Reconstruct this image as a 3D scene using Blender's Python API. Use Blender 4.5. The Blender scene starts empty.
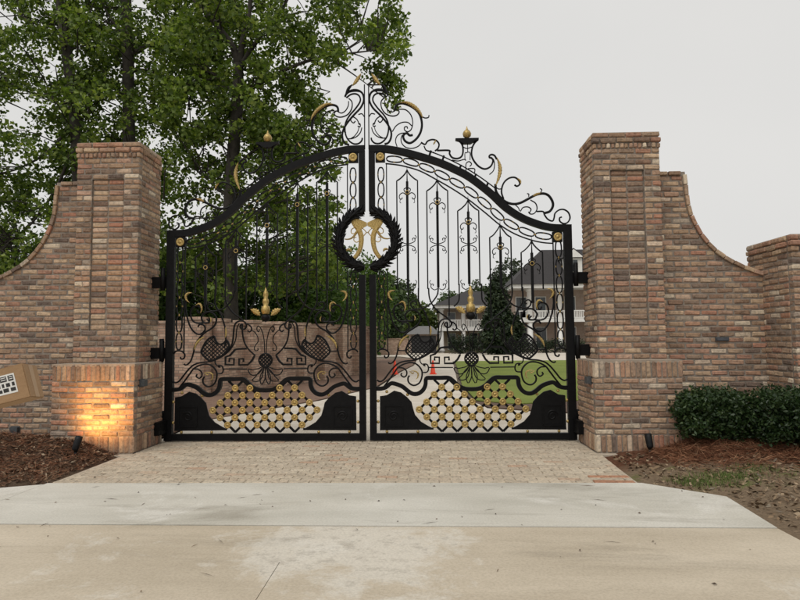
import bpy, bmesh, math, random
import numpy as np
from mathutils import Vector, Matrix
random.seed(7); rng = np.random.default_rng(11)
R = math.radians
scene = bpy.context.scene
COL = scene.collection

# ------------------------------------------------------------------ camera
CAM = np.array([0.7276, -8.3209, 1.3303]); YAW, PITCH, ROLL, FPX = 0.0348, 0.0652, 0.0084, 619.37
fw = np.array([-math.sin(YAW)*math.cos(PITCH), math.cos(YAW)*math.cos(PITCH), math.sin(PITCH)])
rt0 = np.array([math.cos(YAW), math.sin(YAW), 0.0]); up0 = np.cross(rt0, fw)
rt = rt0*math.cos(ROLL)-up0*math.sin(ROLL); up = up0*math.cos(ROLL)+rt0*math.sin(ROLL)
cd = bpy.data.cameras.new('camera'); cam = bpy.data.objects.new('camera', cd); COL.objects.link(cam)
cd.sensor_width = 36.0; cd.lens = FPX/800*36.0; cd.clip_start = 0.05; cd.clip_end = 2000
cam.matrix_world = Matrix(((rt[0], up[0], -fw[0], CAM[0]), (rt[1], up[1], -fw[1], CAM[1]), (rt[2], up[2], -fw[2], CAM[2]), (0, 0, 0, 1)))
scene.camera = cam

# ------------------------------------------------------------------ sky, sun, exposure
SUN_EL, SUN_AZ = R(58), R(205)           # azimuth from +Y clockwise
w = bpy.data.worlds.new('World'); scene.world = w; w.use_nodes = True
nt = w.node_tree; nt.nodes.clear()
out = nt.nodes.new('ShaderNodeOutputWorld'); bg = nt.nodes.new('ShaderNodeBackground')
sky = nt.nodes.new('ShaderNodeTexSky'); sky.sky_type = 'NISHITA'; sky.sun_disc = False
sky.sun_elevation = SUN_EL; sky.sun_rotation = SUN_AZ; sky.dust_density = 4.0; sky.air_density = 1.0
hs = nt.nodes.new('ShaderNodeHueSaturation'); hs.inputs['Saturation'].default_value = 0.15
nt.links.new(sky.outputs[0], hs.inputs['Color'])
tc = nt.nodes.new('ShaderNodeTexCoord'); nz = nt.nodes.new('ShaderNodeTexNoise')
nz.inputs['Scale'].default_value = 2.2; nz.inputs['Detail'].default_value = 4; nz.inputs['Roughness'].default_value = 0.45
nt.links.new(tc.outputs['Generated'], nz.inputs['Vector'])
cr_ = nt.nodes.new('ShaderNodeValToRGB')
cr_.color_ramp.elements[0].position = 0.3; cr_.color_ramp.elements[0].color = (6.75, 6.72, 6.6, 1)
cr_.color_ramp.elements[1].position = 0.7; cr_.color_ramp.elements[1].color = (7.35, 7.25, 7.05, 1)
nt.links.new(nz.outputs[0], cr_.inputs[0])
mx = nt.nodes.new('ShaderNodeMix'); mx.data_type = 'RGBA'; mx.inputs['Factor'].default_value = 0.92   # closed cloud layer over the clear sky
nt.links.new(hs.outputs[0], mx.inputs['A']); nt.links.new(cr_.outputs[0], mx.inputs['B'])
nt.links.new(mx.outputs['Result'], bg.inputs[0]); bg.inputs['Strength'].default_value = 0.1
nt.links.new(bg.outputs[0], out.inputs[0])
sd = bpy.data.lights.new('sun', 'SUN'); sd.energy = 1.5; sd.angle = R(50); sd.color = (1.0, 0.96, 0.9)
sun = bpy.data.objects.new('sun', sd); COL.objects.link(sun)
sdir = Vector((math.sin(SUN_AZ)*math.cos(SUN_EL), math.cos(SUN_AZ)*math.cos(SUN_EL), math.sin(SUN_EL)))
sun.rotation_euler = sdir.to_track_quat('Z', 'Y').to_euler(); sun.location = sdir*40
vs = scene.view_settings; vs.view_transform = 'Standard'; vs.look = 'None'; vs.exposure = 0.12; vs.gamma = 1.0
vs.use_curve_mapping = False

# ------------------------------------------------------------------ helpers: picture ray -> real plane
def ray(u, v): return fw + rt*(u-400)/FPX - up*(v-300)/FPX
def onY(u, v, y):
    d = ray(u, v); return CAM + d*((y-CAM[1])/d[1])
def onZ(u, v, z=0.0):
    d = ray(u, v); return CAM + d*((z-CAM[2])/d[2])

# ------------------------------------------------------------------ materials
def ramp(nt, fac, stops):
    r = nt.nodes.new('ShaderNodeValToRGB'); e = r.color_ramp.elements
    while len(e) < len(stops): e.new(0.5)
    for k, (p, c) in enumerate(stops):
        e[k].position = p; e[k].color = (*c, 1)
    if fac is not None: nt.links.new(fac, r.inputs[0])
    return r.outputs[0]
def noise(nt, scale, detail=4, rough=0.55, vec=None, dist=0.0):
    n = nt.nodes.new('ShaderNodeTexNoise'); n.inputs['Scale'].default_value = scale
    n.inputs['Detail'].default_value = detail; n.inputs['Roughness'].default_value = rough; n.inputs['Distortion'].default_value = dist
    if vec is not None: nt.links.new(vec, n.inputs['Vector'])
    return n.outputs[0]
def mixc(nt, fac, a, b, mode='MIX'):
    m = nt.nodes.new('ShaderNodeMix'); m.data_type = 'RGBA'; m.blend_type = mode
    for k, s in (('Factor', fac), ('A', a), ('B', b)):
        if hasattr(s, 'node'): nt.links.new(s, m.inputs[k])
        elif k == 'Factor': m.inputs[k].default_value = s
        else: m.inputs[k].default_value = (*s, 1)
    return m.outputs['Result']
def mth(nt, op, a, b=0.0):
    m = nt.nodes.new('ShaderNodeMath'); m.operation = op
    for i, s in enumerate((a, b)):
        if hasattr(s, 'node'): nt.links.new(s, m.inputs[i])
        else: m.inputs[i].default_value = s
    return m.outputs[0]
def wpos(nt):
    g = nt.nodes.new('ShaderNodeNewGeometry'); return g.outputs['Position']
def new_mat(name, rough=0.8, metal=0.0, spec=0.5):
    m = bpy.data.materials.new(name); m.use_nodes = True
    b = m.node_tree.nodes['Principled BSDF']; b.inputs['Roughness'].default_value = rough; b.inputs['Metallic'].default_value = metal
    b.inputs['Specular IOR Level'].default_value = spec
    return m, m.node_tree, b
def bump(nt, b, h, strength=0.4, dist=0.01):
    n = nt.nodes.new('ShaderNodeBump'); n.inputs['Strength'].default_value = strength; n.inputs['Distance'].default_value = dist
    nt.links.new(h, n.inputs['Height']); nt.links.new(n.outputs[0], b.inputs['Normal'])
def simple(name, c0, c1, scale=3, rough=0.8, metal=0.0, bstr=0.0, bscale=40, spec=0.5):
    m, nt, b = new_mat(name, rough, metal, spec); p = wpos(nt)
    nt.links.new(ramp(nt, noise(nt, scale, 6, .6, p), [(0.3, c0), (0.7, c1)]), b.inputs['Base Color'])
    if bstr: bump(nt, b, noise(nt, bscale, 4, .6, p), bstr)
    return m
def rand_val(nt):
    o = nt.nodes.new('ShaderNodeObjectInfo'); g = nt.nodes.new('ShaderNodeNewGeometry')
    return mth(nt, 'FRACT', mth(nt, 'ADD', o.outputs['Random'], mth(nt, 'MULTIPLY', g.outputs['Random Per Island'], 7.31)))
def brick_mat(name, stops, mortar_smear=(0.42, 0.37, 0.31), smear=0.35, gain=1.0):
    m, nt, b = new_mat(name, 0.92, 0, 0.2); p = wpos(nt); rv = rand_val(nt)
    base = ramp(nt, rv, stops)
    mott = ramp(nt, noise(nt, 26, 6, .7, p), [(0.3, (.5, .48, .46)), (0.5, (1, 1, 1)), (0.72, (1.35, 1.28, 1.18))])
    c = mixc(nt, 1.0, base, mott, 'MULTIPLY')
    sm = ramp(nt, noise(nt, 55, 5, .65, p, .4), [(0.55, (0, 0, 0)), (0.72, (1, 1, 1))])
    c = mixc(nt, mth(nt, 'MULTIPLY', sm, smear), c, mortar_smear)
    dk = ramp(nt, noise(nt, 9, 5, .7, p), [(0.62, (0, 0, 0)), (0.75, (1, 1, 1))])
    c = mixc(nt, mth(nt, 'MULTIPLY', dk, 0.4), c, (.07, .06, .055))
    nt.links.new(c, b.inputs['Base Color'])
    bump(nt, b, mth(nt, 'ADD', noise(nt, 120, 5, .7, p), mth(nt, 'MULTIPLY', noise(nt, 35, 4, .6, p), 1.5)), 0.55, 0.006)
    return m
BR = [(0.0, (.225, .143, .101)), (0.11, (.35, .238, .156)), (0.23, (.19, .126, .094)), (0.36, (.50, .37, .25)), (0.48, (.33, .185, .130)),
      (0.60, (.36, .258, .182)), (0.70, (.145, .108, .090)), (0.80, (.41, .285, .190)), (0.88, (.37, .185, .125)), (0.95, (.60, .51, .39)), (1.0, (.25, .195, .16))]
M_brick = brick_mat('aged_brick', BR)
M_mortar = simple('mortar', (.165, .138, .112), (.275, .235, .195), 14, .95, 0, .5, 90)
M_cap = simple('cement_wash', (.25, .205, .16), (.36, .30, .24), 9, .9, 0, .4, 60)
def iron():
    m, nt, b = new_mat('black_painted_iron', 0.5, 0.0, 0.16); p = wpos(nt)
    nt.links.new(ramp(nt, noise(nt, 20, 5, .6, p), [(0.3, (.0025, .0025, .003)), (0.75, (.006, .006, .0065))]), b.inputs['Base Color'])
    nt.links.new(ramp(nt, noise(nt, 30, 4, .6, p), [(0.3, (.40,)*3), (0.7, (.62,)*3)]), b.inputs['Roughness'])
    bump(nt, b, noise(nt, 140, 3, .6, p), .12, .003); return m
M_iron = iron()
def goldm():
    m, nt, b = new_mat('gilt_paint', 0.42, 0.55, 0.4); p = wpos(nt)
    nt.links.new(ramp(nt, noise(nt, 60, 5, .65, p), [(0.3, (.19, .125, .04)), (0.55, (.47, .335, .12)), (0.8, (.64, .48, .20))]), b.inputs['Base Color'])
    bump(nt, b, noise(nt, 150, 4, .6, p), .4, .006); return m
M_gold = goldm()
def leafm(name, stops, trans=0.35, rough=.55):
    m = bpy.data.materials.new(name); m.use_nodes = True; nt = m.node_tree; nt.nodes.clear()
    o = nt.nodes.new('ShaderNodeOutputMaterial'); b = nt.nodes.new('ShaderNodeBsdfPrincipled'); t = nt.nodes.new('ShaderNodeBsdfTranslucent')
    ms = nt.nodes.new('ShaderNodeMixShader'); ms.inputs[0].default_value = trans
    b.inputs['Roughness'].default_value = rough; b.inputs['Specular IOR Level'].default_value = .35
    c = ramp(nt, rand_val(nt), stops)
    big = ramp(nt, noise(nt, .7, 3, .5, wpos(nt)), [(0.35, (.72, .76, .7)), (0.68, (1.25, 1.2, 1.1))])
    c = mixc(nt, 1.0, c, big, 'MULTIPLY')
    nt.links.new(c, b.inputs['Base Color']); nt.links.new(mixc(nt, 1.0, c, (1.15, 1.25, .6), 'MULTIPLY'), t.inputs['Color'])
    nt.links.new(b.outputs[0], ms.inputs[1]); nt.links.new(t.outputs[0], ms.inputs[2]); nt.links.new(ms.outputs[0], o.inputs[0])
    return m
M_leaf = leafm('spring_leaves', [(0, (.040, .070, .014)), (.35, (.095, .150, .028)), (.75, (.165, .235, .046)), (1, (.28, .34, .09))], .42)
M_leafy = leafm('yellow_green_leaves', [(0, (.05, .085, .02)), (.5, (.085, .13, .035)), (1, (.15, .19, .06))])
M_dleaf = leafm('shade_leaves', [(0, (.04, .082, .02)), (.5, (.082, .15, .034)), (1, (.14, .21, .055))], .38)
M_ever = leafm('evergreen_leaves', [(0, (.010, .020, .009)), (.6, (.020, .036, .015)), (1, (.038, .058, .024))], .12, .5)
M_box = leafm('holly_leaves', [(0, (.012, .028, .010)), (.6, (.026, .052, .018)), (1, (.055, .088, .032))], .18, .38)
M_far = leafm('far_leaves', [(0, (.05, .08, .04)), (.6, (.075, .115, .05)), (1, (.11, .15, .07))], .3)
M_pine = leafm('pine_needles', [(0, (.05, .065, .05)), (1, (.09, .11, .085))], .25)
M_bark = simple('bark', (.022, .019, .015), (.06, .052, .042), 6, .95, 0, .9, 30)

# ------------------------------------------------------------------ mesh helpers
def link(o, parent=None):
    COL.objects.link(o)
    if parent is not None: o.parent = parent
    return o
def mesh_obj(name, verts, faces, mat, parent=None, smooth=False, loc=None):
    me = bpy.data.meshes.new(name); me.from_pydata([tuple(v) for v in verts], [], faces); me.update()
    if isinstance(mat, (list, tuple)):
        for mm in mat: me.materials.append(mm)
    elif mat: me.materials.append(mat)
    if smooth: me.polygons.foreach_set('use_smooth', [True]*len(me.polygons))
    o = bpy.data.objects.new(name, me)
    if loc is not None: o.location = loc
    return link(o, parent)
def np_mesh(name, V, nper, mat, parent=None, tri=None):
    """V: (N,k,3) separate little pieces; tri: faces of one piece"""
    N, k, _ = V.shape; me = bpy.data.meshes.new(name); tri = np.array(tri); F, s = tri.shape
    me.vertices.add(N*k); me.vertices.foreach_set('co', V.reshape(-1).astype(np.float32))
    idx = (tri[None] + (np.arange(N)*k)[:, None, None]).reshape(-1)
    me.loops.add(len(idx)); me.loops.foreach_set('vertex_index', idx.astype(np.int32))
    me.polygons.add(N*F); me.polygons.foreach_set('loop_start', (np.arange(N*F)*s).astype(np.int32))
    me.polygons.foreach_set('loop_total', np.full(N*F, s, np.int32)); me.update(calc_edges=True); me.validate()
    me.materials.append(mat); o = bpy.data.objects.new(name, me); return link(o, parent)
def tag(o, label=None, cat=None, group=None, kind=None):
    if label: o['label'] = label
    if cat: o['category'] = cat
    if group: o['group'] = group
    if kind: o['kind'] = kind
    return o
def thing(name, loc, label, cat, group=None):
    o = bpy.data.objects.new(name, None); o.empty_display_size = .2; o.location = loc; COL.objects.link(o); OFF[o.name] = Vector(loc)
    return tag(o, label, cat, group)
OFF = {}
class MB:
    def __init__(s): s.v = []; s.f = []
    def add(s, V, F):
        n = len(s.v); s.v += [tuple(x) for x in V]; s.f += [tuple(i+n for i in f) for f in F]
    def box(s, x0, x1, y0, y1, z0, z1):
        s.add([(x0, y0, z0), (x1, y0, z0), (x1, y1, z0), (x0, y1, z0), (x0, y0, z1), (x1, y0, z1), (x1, y1, z1), (x0, y1, z1)],
              [(0, 3, 2, 1), (4, 5, 6, 7), (0, 1, 5, 4), (1, 2, 6, 5), (2, 3, 7, 6), (3, 0, 4, 7)])
    def prism(s, poly, y0, y1):          # polygon in XZ (ccw seen from -Y), extruded along Y
        n = len(poly); V = [(x, y0, z) for x, z in poly]+[(x, y1, z) for x, z in poly]
        F = [tuple(range(n)), tuple(range(2*n-1, n-1, -1))]+[((i+1) % n, i, i+n, (i+1) % n+n) for i in range(n)]
        s.add(V, F)
    def slab(s, poly, z0, z1):           # polygon in XY
        n = len(poly); V = [(x, y, z1) for x, y in poly]+[(x, y, z0) for x, y in poly]
        s.add(V, [tuple(range(n)), tuple(range(2*n-1, n-1, -1))]+[((i+1) % n, i, i+n, (i+1) % n+n) for i in range(n)])
    def tube3(s, pts, rad, sides=6, cap=True):
        pts = [Vector(p) for p in pts]; n = len(pts); rad = rad if hasattr(rad, '__len__') else [rad]*n
        V = []; ref = Vector((0.13, 0.31, 0.94)); u = None
        for i, p in enumerate(pts):
            t = (pts[min(i+1, n-1)]-pts[max(i-1, 0)]).normalized()
            if u is None: u = t.cross(ref if abs(t.dot(ref)) < .9 else Vector((1, 0, 0))).normalized()
            else: u = (u-t*u.dot(t)).normalized()
            v = t.cross(u)
            for k in range(sides):
                a = 2*math.pi*k/sides; V.append(p+(u*math.cos(a)+v*math.sin(a))*rad[i])
        F = [(i*sides+k, i*sides+(k+1) % sides, (i+1)*sides+(k+1) % sides, (i+1)*sides+k) for i in range(n-1) for k in range(sides)]
        if cap: F += [tuple(range(sides-1, -1, -1)), tuple((n-1)*sides+k for k in range(sides))]
        s.add(V, F)
    def lathe(s, prof, c=(0, 0, 0), seg=12, axis='Z'):   # prof: (r,h)
        V = []; n = len(prof)
        for r, h in prof:
            for k in range(seg):
                a = 2*math.pi*k/seg; x, y = r*math.cos(a), r*math.sin(a)
                V.append((c[0]+x, c[1]+y, c[2]+h) if axis == 'Z' else (c[0]+x, c[1]-h, c[2]+y))
        F = [(i*seg+k, i*seg+(k+1) % seg, (i+1)*seg+(k+1) % seg, (i+1)*seg+k) for i in range(n-1) for k in range(seg)]
        F += [tuple(range(seg-1, -1, -1)), tuple((n-1)*seg+k for k in range(seg))]
        s.add(V, F)
    def obj(s, name, mat, parent=None, smooth=False):
        off = OFF.get(parent.name, Vector()) if parent is not None else Vector()
        V = [(x-off.x, y-off.y, z-off.z) for x, y, z in s.v] if off.length else s.v
        return mesh_obj(name, V, s.f, mat, parent, smooth)
def crom(pts, per=6):
    P = [np.array(p, float) for p in pts]
    if len(P) < 3: return P
    P = [2*P[0]-P[1]]+P+[2*P[-1]-P[-2]]; o = []
    for i in range(1, len(P)-2):
        a, b, c, d = P[i-1:i+3]
        for k in range(per):
            t = k/per; o.append(.5*((2*b)+(c-a)*t+(2*a-5*b+4*c-d)*t*t+(3*b-a-3*c+d)*t**3))
    o.append(P[-2]); return o
# ================================================================== THE SETTING
M_ground = simple('leaf_strewn_soil', (.085, .062, .042), (.17, .13, .09), 2.5, .95, 0, .6, 25)
def conc(name, c0, c1, worn, wornfac, stain=.35, lowz=None):
    m, nt, b = new_mat(name, 0.85, 0, .3); p = wpos(nt)
    mp = nt.nodes.new('ShaderNodeMapping'); mp.inputs['Scale'].default_value = (.35, 1.5, 1); nt.links.new(p, mp.inputs['Vector'])
    c = ramp(nt, noise(nt, 1.4, 8, .6, mp.outputs[0]), [(0.28, c0), (0.72, c1)])
    bl = ramp(nt, noise(nt, .55, 5, .6, p, .5), [(0.3, (.84, .82, .78)), (0.7, (1.1, 1.1, 1.1))]); c = mixc(nt, 1.0, c, bl, 'MULTIPLY')
    st = ramp(nt, noise(nt, 1.1, 7, .68, mp.outputs[0], 1.0), [(0.54, (0, 0, 0)), (0.74, (1, 1, 1))])
    c = mixc(nt, mth(nt, 'MULTIPLY', st, stain), c, (.19, .165, .125))
    wn = ramp(nt, noise(nt, .8, 9, .72, p, .6), [(0.56, (0, 0, 0)), (0.66, (1, 1, 1))])
    c = mixc(nt, mth(nt, 'MULTIPLY', wn, wornfac), c, worn)
    if lowz:      # one large scoured patch, whitish and pitted
        vd = nt.nodes.new('ShaderNodeVectorMath'); vd.operation = 'DISTANCE'; vd.inputs[1].default_value = (lowz[0], lowz[1], 0); nt.links.new(p, vd.inputs[0])
        pm = mth(nt, 'ADD', mth(nt, 'MULTIPLY', vd.outputs['Value'], -1.0), mth(nt, 'MULTIPLY', noise(nt, 2.6, 9, .72, p, .3), 2.4))
        pk = ramp(nt, pm, [(0.42, (0, 0, 0)), (0.72, (1, 1, 1))])
        c = mixc(nt, mth(nt, 'MULTIPLY', pk, .62), c, worn)
        gk = ramp(nt, mth(nt, 'MULTIPLY', noise(nt, 7, 7, .75, p), pk), [(0.5, (0, 0, 0)), (0.62, (1, 1, 1))])
        c = mixc(nt, mth(nt, 'MULTIPLY', gk, .45), c, (.24, .21, .17))
    sp = ramp(nt, noise(nt, 60, 3, .7, p), [(0.3, (.86, .86, .86)), (0.6, (1.05, 1.05, 1.05))])
    c = mixc(nt, 1.0, c, sp, 'MULTIPLY'); nt.links.new(c, b.inputs['Base Color'])
    pit = ramp(nt, noise(nt, 38, 3, .5, p), [(0.68, (0, 0, 0)), (0.76, (1, 1, 1))])
    bump(nt, b, mth(nt, 'SUBTRACT', noise(nt, 150, 4, .7, p), mth(nt, 'MULTIPLY', pit, .7)), .35, .004); return m
M_conc1 = conc('pale_concrete', (.46, .445, .395), (.58, .56, .505), (.67, .65, .60), .5, .6)
M_conc2 = conc('tan_concrete', (.40, .345, .265), (.53, .465, .37), (.60, .57, .505), .8, .55, (.25, -4.25))
M_drive = conc('drive_concrete', (.50, .45, .38), (.62, .57, .50), (.56, .53, .47), .4, .2)
def st(o): o['kind'] = 'structure'; return o

b = MB(); b.slab([(-220, -60), (220, -60), (220, 380), (-220, 380)], -.4, -.06); st(b.obj('ground', M_ground))
# inner driveway, lawn, soil bed (each a sheet a little above the one below)
def sheet(name, poly, z, mat):
    bb = MB(); bb.slab(poly, z-.02, z); return st(bb.obj(name, mat))
left_edge = [(-2.9, .15), (-2.95, 2.4), (-1.6, 5.7), (-1.0, 8.0), (-.55, 9.6), (-.35, 14), (-.2, 18), (.3, 25), (.4, 38), (-1.2, 44), (-14, 46)]
sheet('driveway', left_edge+[(-14, 58), (40, 62), (40, 33.5), (2.66, 31.3), (2.2, 20), (1.78, 10.2), (1.72, 6.5), (2.0, 4.0), (3.2, 3.1), (6.5, 3.0), (6.5, .15)], -.012, M_drive)
def grassm(name, c0, c1):
    m, nt, b = new_mat(name, .9, 0, .2); p = wpos(nt)
    c = ramp(nt, noise(nt, .5, 5, .6, p), [(.3, c0), (.7, c1)])
    c = mixc(nt, 1.0, c, ramp(nt, noise(nt, 45, 4, .7, p), [(.25, (.55, .6, .5)), (.7, (1.2, 1.2, 1.1))]), 'MULTIPLY')
    nt.links.new(c, b.inputs['Base Color']); bump(nt, b, noise(nt, 70, 3, .7, p), .8, .03); return m
M_lawn = grassm('lawn_grass', (.16, .20, .042), (.23, .27, .065))
sheet('lawn', [(1.92, 5.6), (2.7, 4.75), (4.4, 5.6), (30, 9), (40, 33.2), (2.78, 31.0), (2.34, 20), (1.9, 10.2)], .0, M_lawn)
sheet('lawn_far', [(-160, 62.5), (160, 62.5), (160, 300), (-160, 300)], -.03, M_lawn)
M_mulch = simple('bark_mulch', (.06, .034, .022), (.13, .078, .05), 6, .95, 0, .9, 35)
sheet('mulch_bed', [(1.78, 5.4), (2.05, 4.15), (3.3, 3.25), (9, 3.25), (9, 6.0), (4.4, 5.45), (2.7, 4.6)], -.005, M_mulch)
sheet('wall_bed', [(-9.4, .6), (-3.0, .6), (-3.05, 2.35), (-1.7, 5.75), (-1.1, 8.0), (-.65, 9.6), (-.45, 14), (-.3, 18), (.2, 25), (.3, 37), (-3, 37), (-3, 18.2), (-4.6, 8.4), (-9.4, 8.0)], -.008, simple('red_brown_mulch', (.135, .078, .052), (.21, .13, .088), 5, .95, 0, .9, 30))
sheet('mulch_strip', [(3, 55.5), (40, 55.5), (40, 60), (3, 60)], .006, M_mulch)

# concrete apron in front of the pavers: separate slabs with open joints
def slabs():
    b = MB(); b.slab([(-2.86, -2.43), (-2.86, -3.735), (3.2, -3.80), (3.27, -2.93), (2.74, -2.43)], -.2, 0); st(b.obj('concrete_apron', M_conc1))
    b = MB(); b.slab([(-2.88, -2.455), (-7.2, -4.3), (-7.2, -4.9), (-2.88, -3.09)], -.2, -.006); st(b.obj('sidewalk', M_conc1))
    b = MB(); b.slab([(-2.88, -3.11), (-7.2, -4.92), (-7.2, -12.0), (-.1165, -12.0), (-.150, -4.50), (-.1460, -4.50), (-.1105, -12), (8, -12), (8, -9.5), (3.2, -4.9), (3.2, -3.81), (-2.88, -3.745)], -.2, -.003); st(b.obj('road_slab', M_conc2))
    b = MB(); b.slab([(-7.3, -2.4), (-7.3, -12.1), (8.1, -12.1), (8.1, -9.5), (3.2, -4.8), (3.2, -2.9), (2.7, -2.4)], -.3, -.03); st(b.obj('joint_base', simple('joint_dirt', (.07, .06, .05), (.12, .10, .08), 20, .95)))
slabs()

# ---- brick machinery -------------------------------------------------------
def chamfer_box(L, D, H, c, jit, seed):
    r = random.Random(seed); bm = bmesh.new(); bmesh.ops.create_cube(bm, size=1)
    for v in bm.verts: v.co = Vector((v.co.x*L, v.co.y*D+D/2, v.co.z*H))
    bmesh.ops.bevel(bm, geom=list(bm.edges), offset=c, segments=1, affect='EDGES', profile=.5)
    for v in bm.verts: v.co += Vector((r.uniform(-jit, jit), r.uniform(-jit, jit)*.7, r.uniform(-jit, jit)))
    bm.normal_update(); V = [tuple(v.co) for v in bm.verts]; F = [tuple(v.index for v in f.verts) for f in bm.faces]; bm.free()
    return V, F
NV = 6
BK = {}
for kind, (L, D, H) in dict(s=(.2, .09, .059), h=(.096, .09, .059), v=(.056, .09, .196), r=(.056, .09, .060), c=(.14, .16, .05), p=(.196, .096, .05)).items():
    BK[kind] = []
    for k in range(NV):
        V, F = chamfer_box(L, D, H, .0105 if kind not in 'pc' else .006, .0055 if kind not in 'pc' else .002, hash(kind) % 100*0+ord(kind)*10+k)
        me = bpy.data.meshes.new('brick_'+kind); me.from_pydata(V, [], F); me.update(); BK[kind].append((me, np.array(V), F, L))
class Bricks:
    """collects bricks of one owner; first `limit` by priority become parts, the rest one joined part"""
    def __init__(s, owner, mat, name='brick'): s.o = owner; s.m = mat; s.l = []; s.n = name
    def add(s, kind, pos, length=None, rz=0.0, pri=0, ry=0.0, hs=1.0):
        k = random.randrange(NV); L = BK[kind][k][3]; sx = (length/L) if length else 1.0
        Mx = Matrix.Translation(Vector(pos)+Vector((random.gauss(0, .0012), random.gauss(0, .0016), random.gauss(0, .0012)))) @ Matrix.Rotation(rz, 4, 'Z') @ Matrix.Rotation(ry+random.gauss(0, .006), 4, 'Y') @ Matrix.Diagonal((sx, 1, hs, 1))
        s.l.append((pri, len(s.l), kind, k, Mx))
    def build(s, limit=300):
        s.l.sort(key=lambda t: (-t[0], t[1])); off = Matrix.Translation(-OFF.get(s.o.name, Vector())) if s.o is not None else Matrix()
        for pri, _, kind, k, Mx in s.l[:limit]:
            me = BK[kind][k][0]
            key = (kind, k, s.m.name); m2 = CACHE.get(key)
            if m2 is None: m2 = me.copy(); m2.name = s.n; m2.materials.clear(); m2.materials.append(s.m); CACHE[key] = m2
            o = bpy.data.objects.new(s.n, m2); link(o, s.o); o.matrix_local = off @ Mx
        rest = s.l[limit:]
        if rest:
            V = []; F = []
            for pri, _, kind, k, Mx in rest:
                A = np.array(off @ Mx); vv = BK[kind][k][1] @ A[:3, :3].T+A[:3, 3]; n = len(V); V += vv.tolist(); F += [tuple(i+n for i in f) for f in BK[kind][k][2]]
            o = mesh_obj('brickwork' if s.n == 'brick' else s.n+'_field', V, F, s.m, s.o); o['kind'] = 'stuff'
CACHE = {}
def bond_row(x0, x1, offset, full=.21, joint=.0145):
    """centres and lengths of one running-bond row"""
    out = []; x = x0
    first = full*offset if offset else full
    nxt = first
    while x < x1-.02:
        L = min(nxt, x1-x)
        if x1-(x+L) < .045: L = x1-x
        out.append((x+L/2, L-joint)); x += L; nxt = full
    return out

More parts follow.
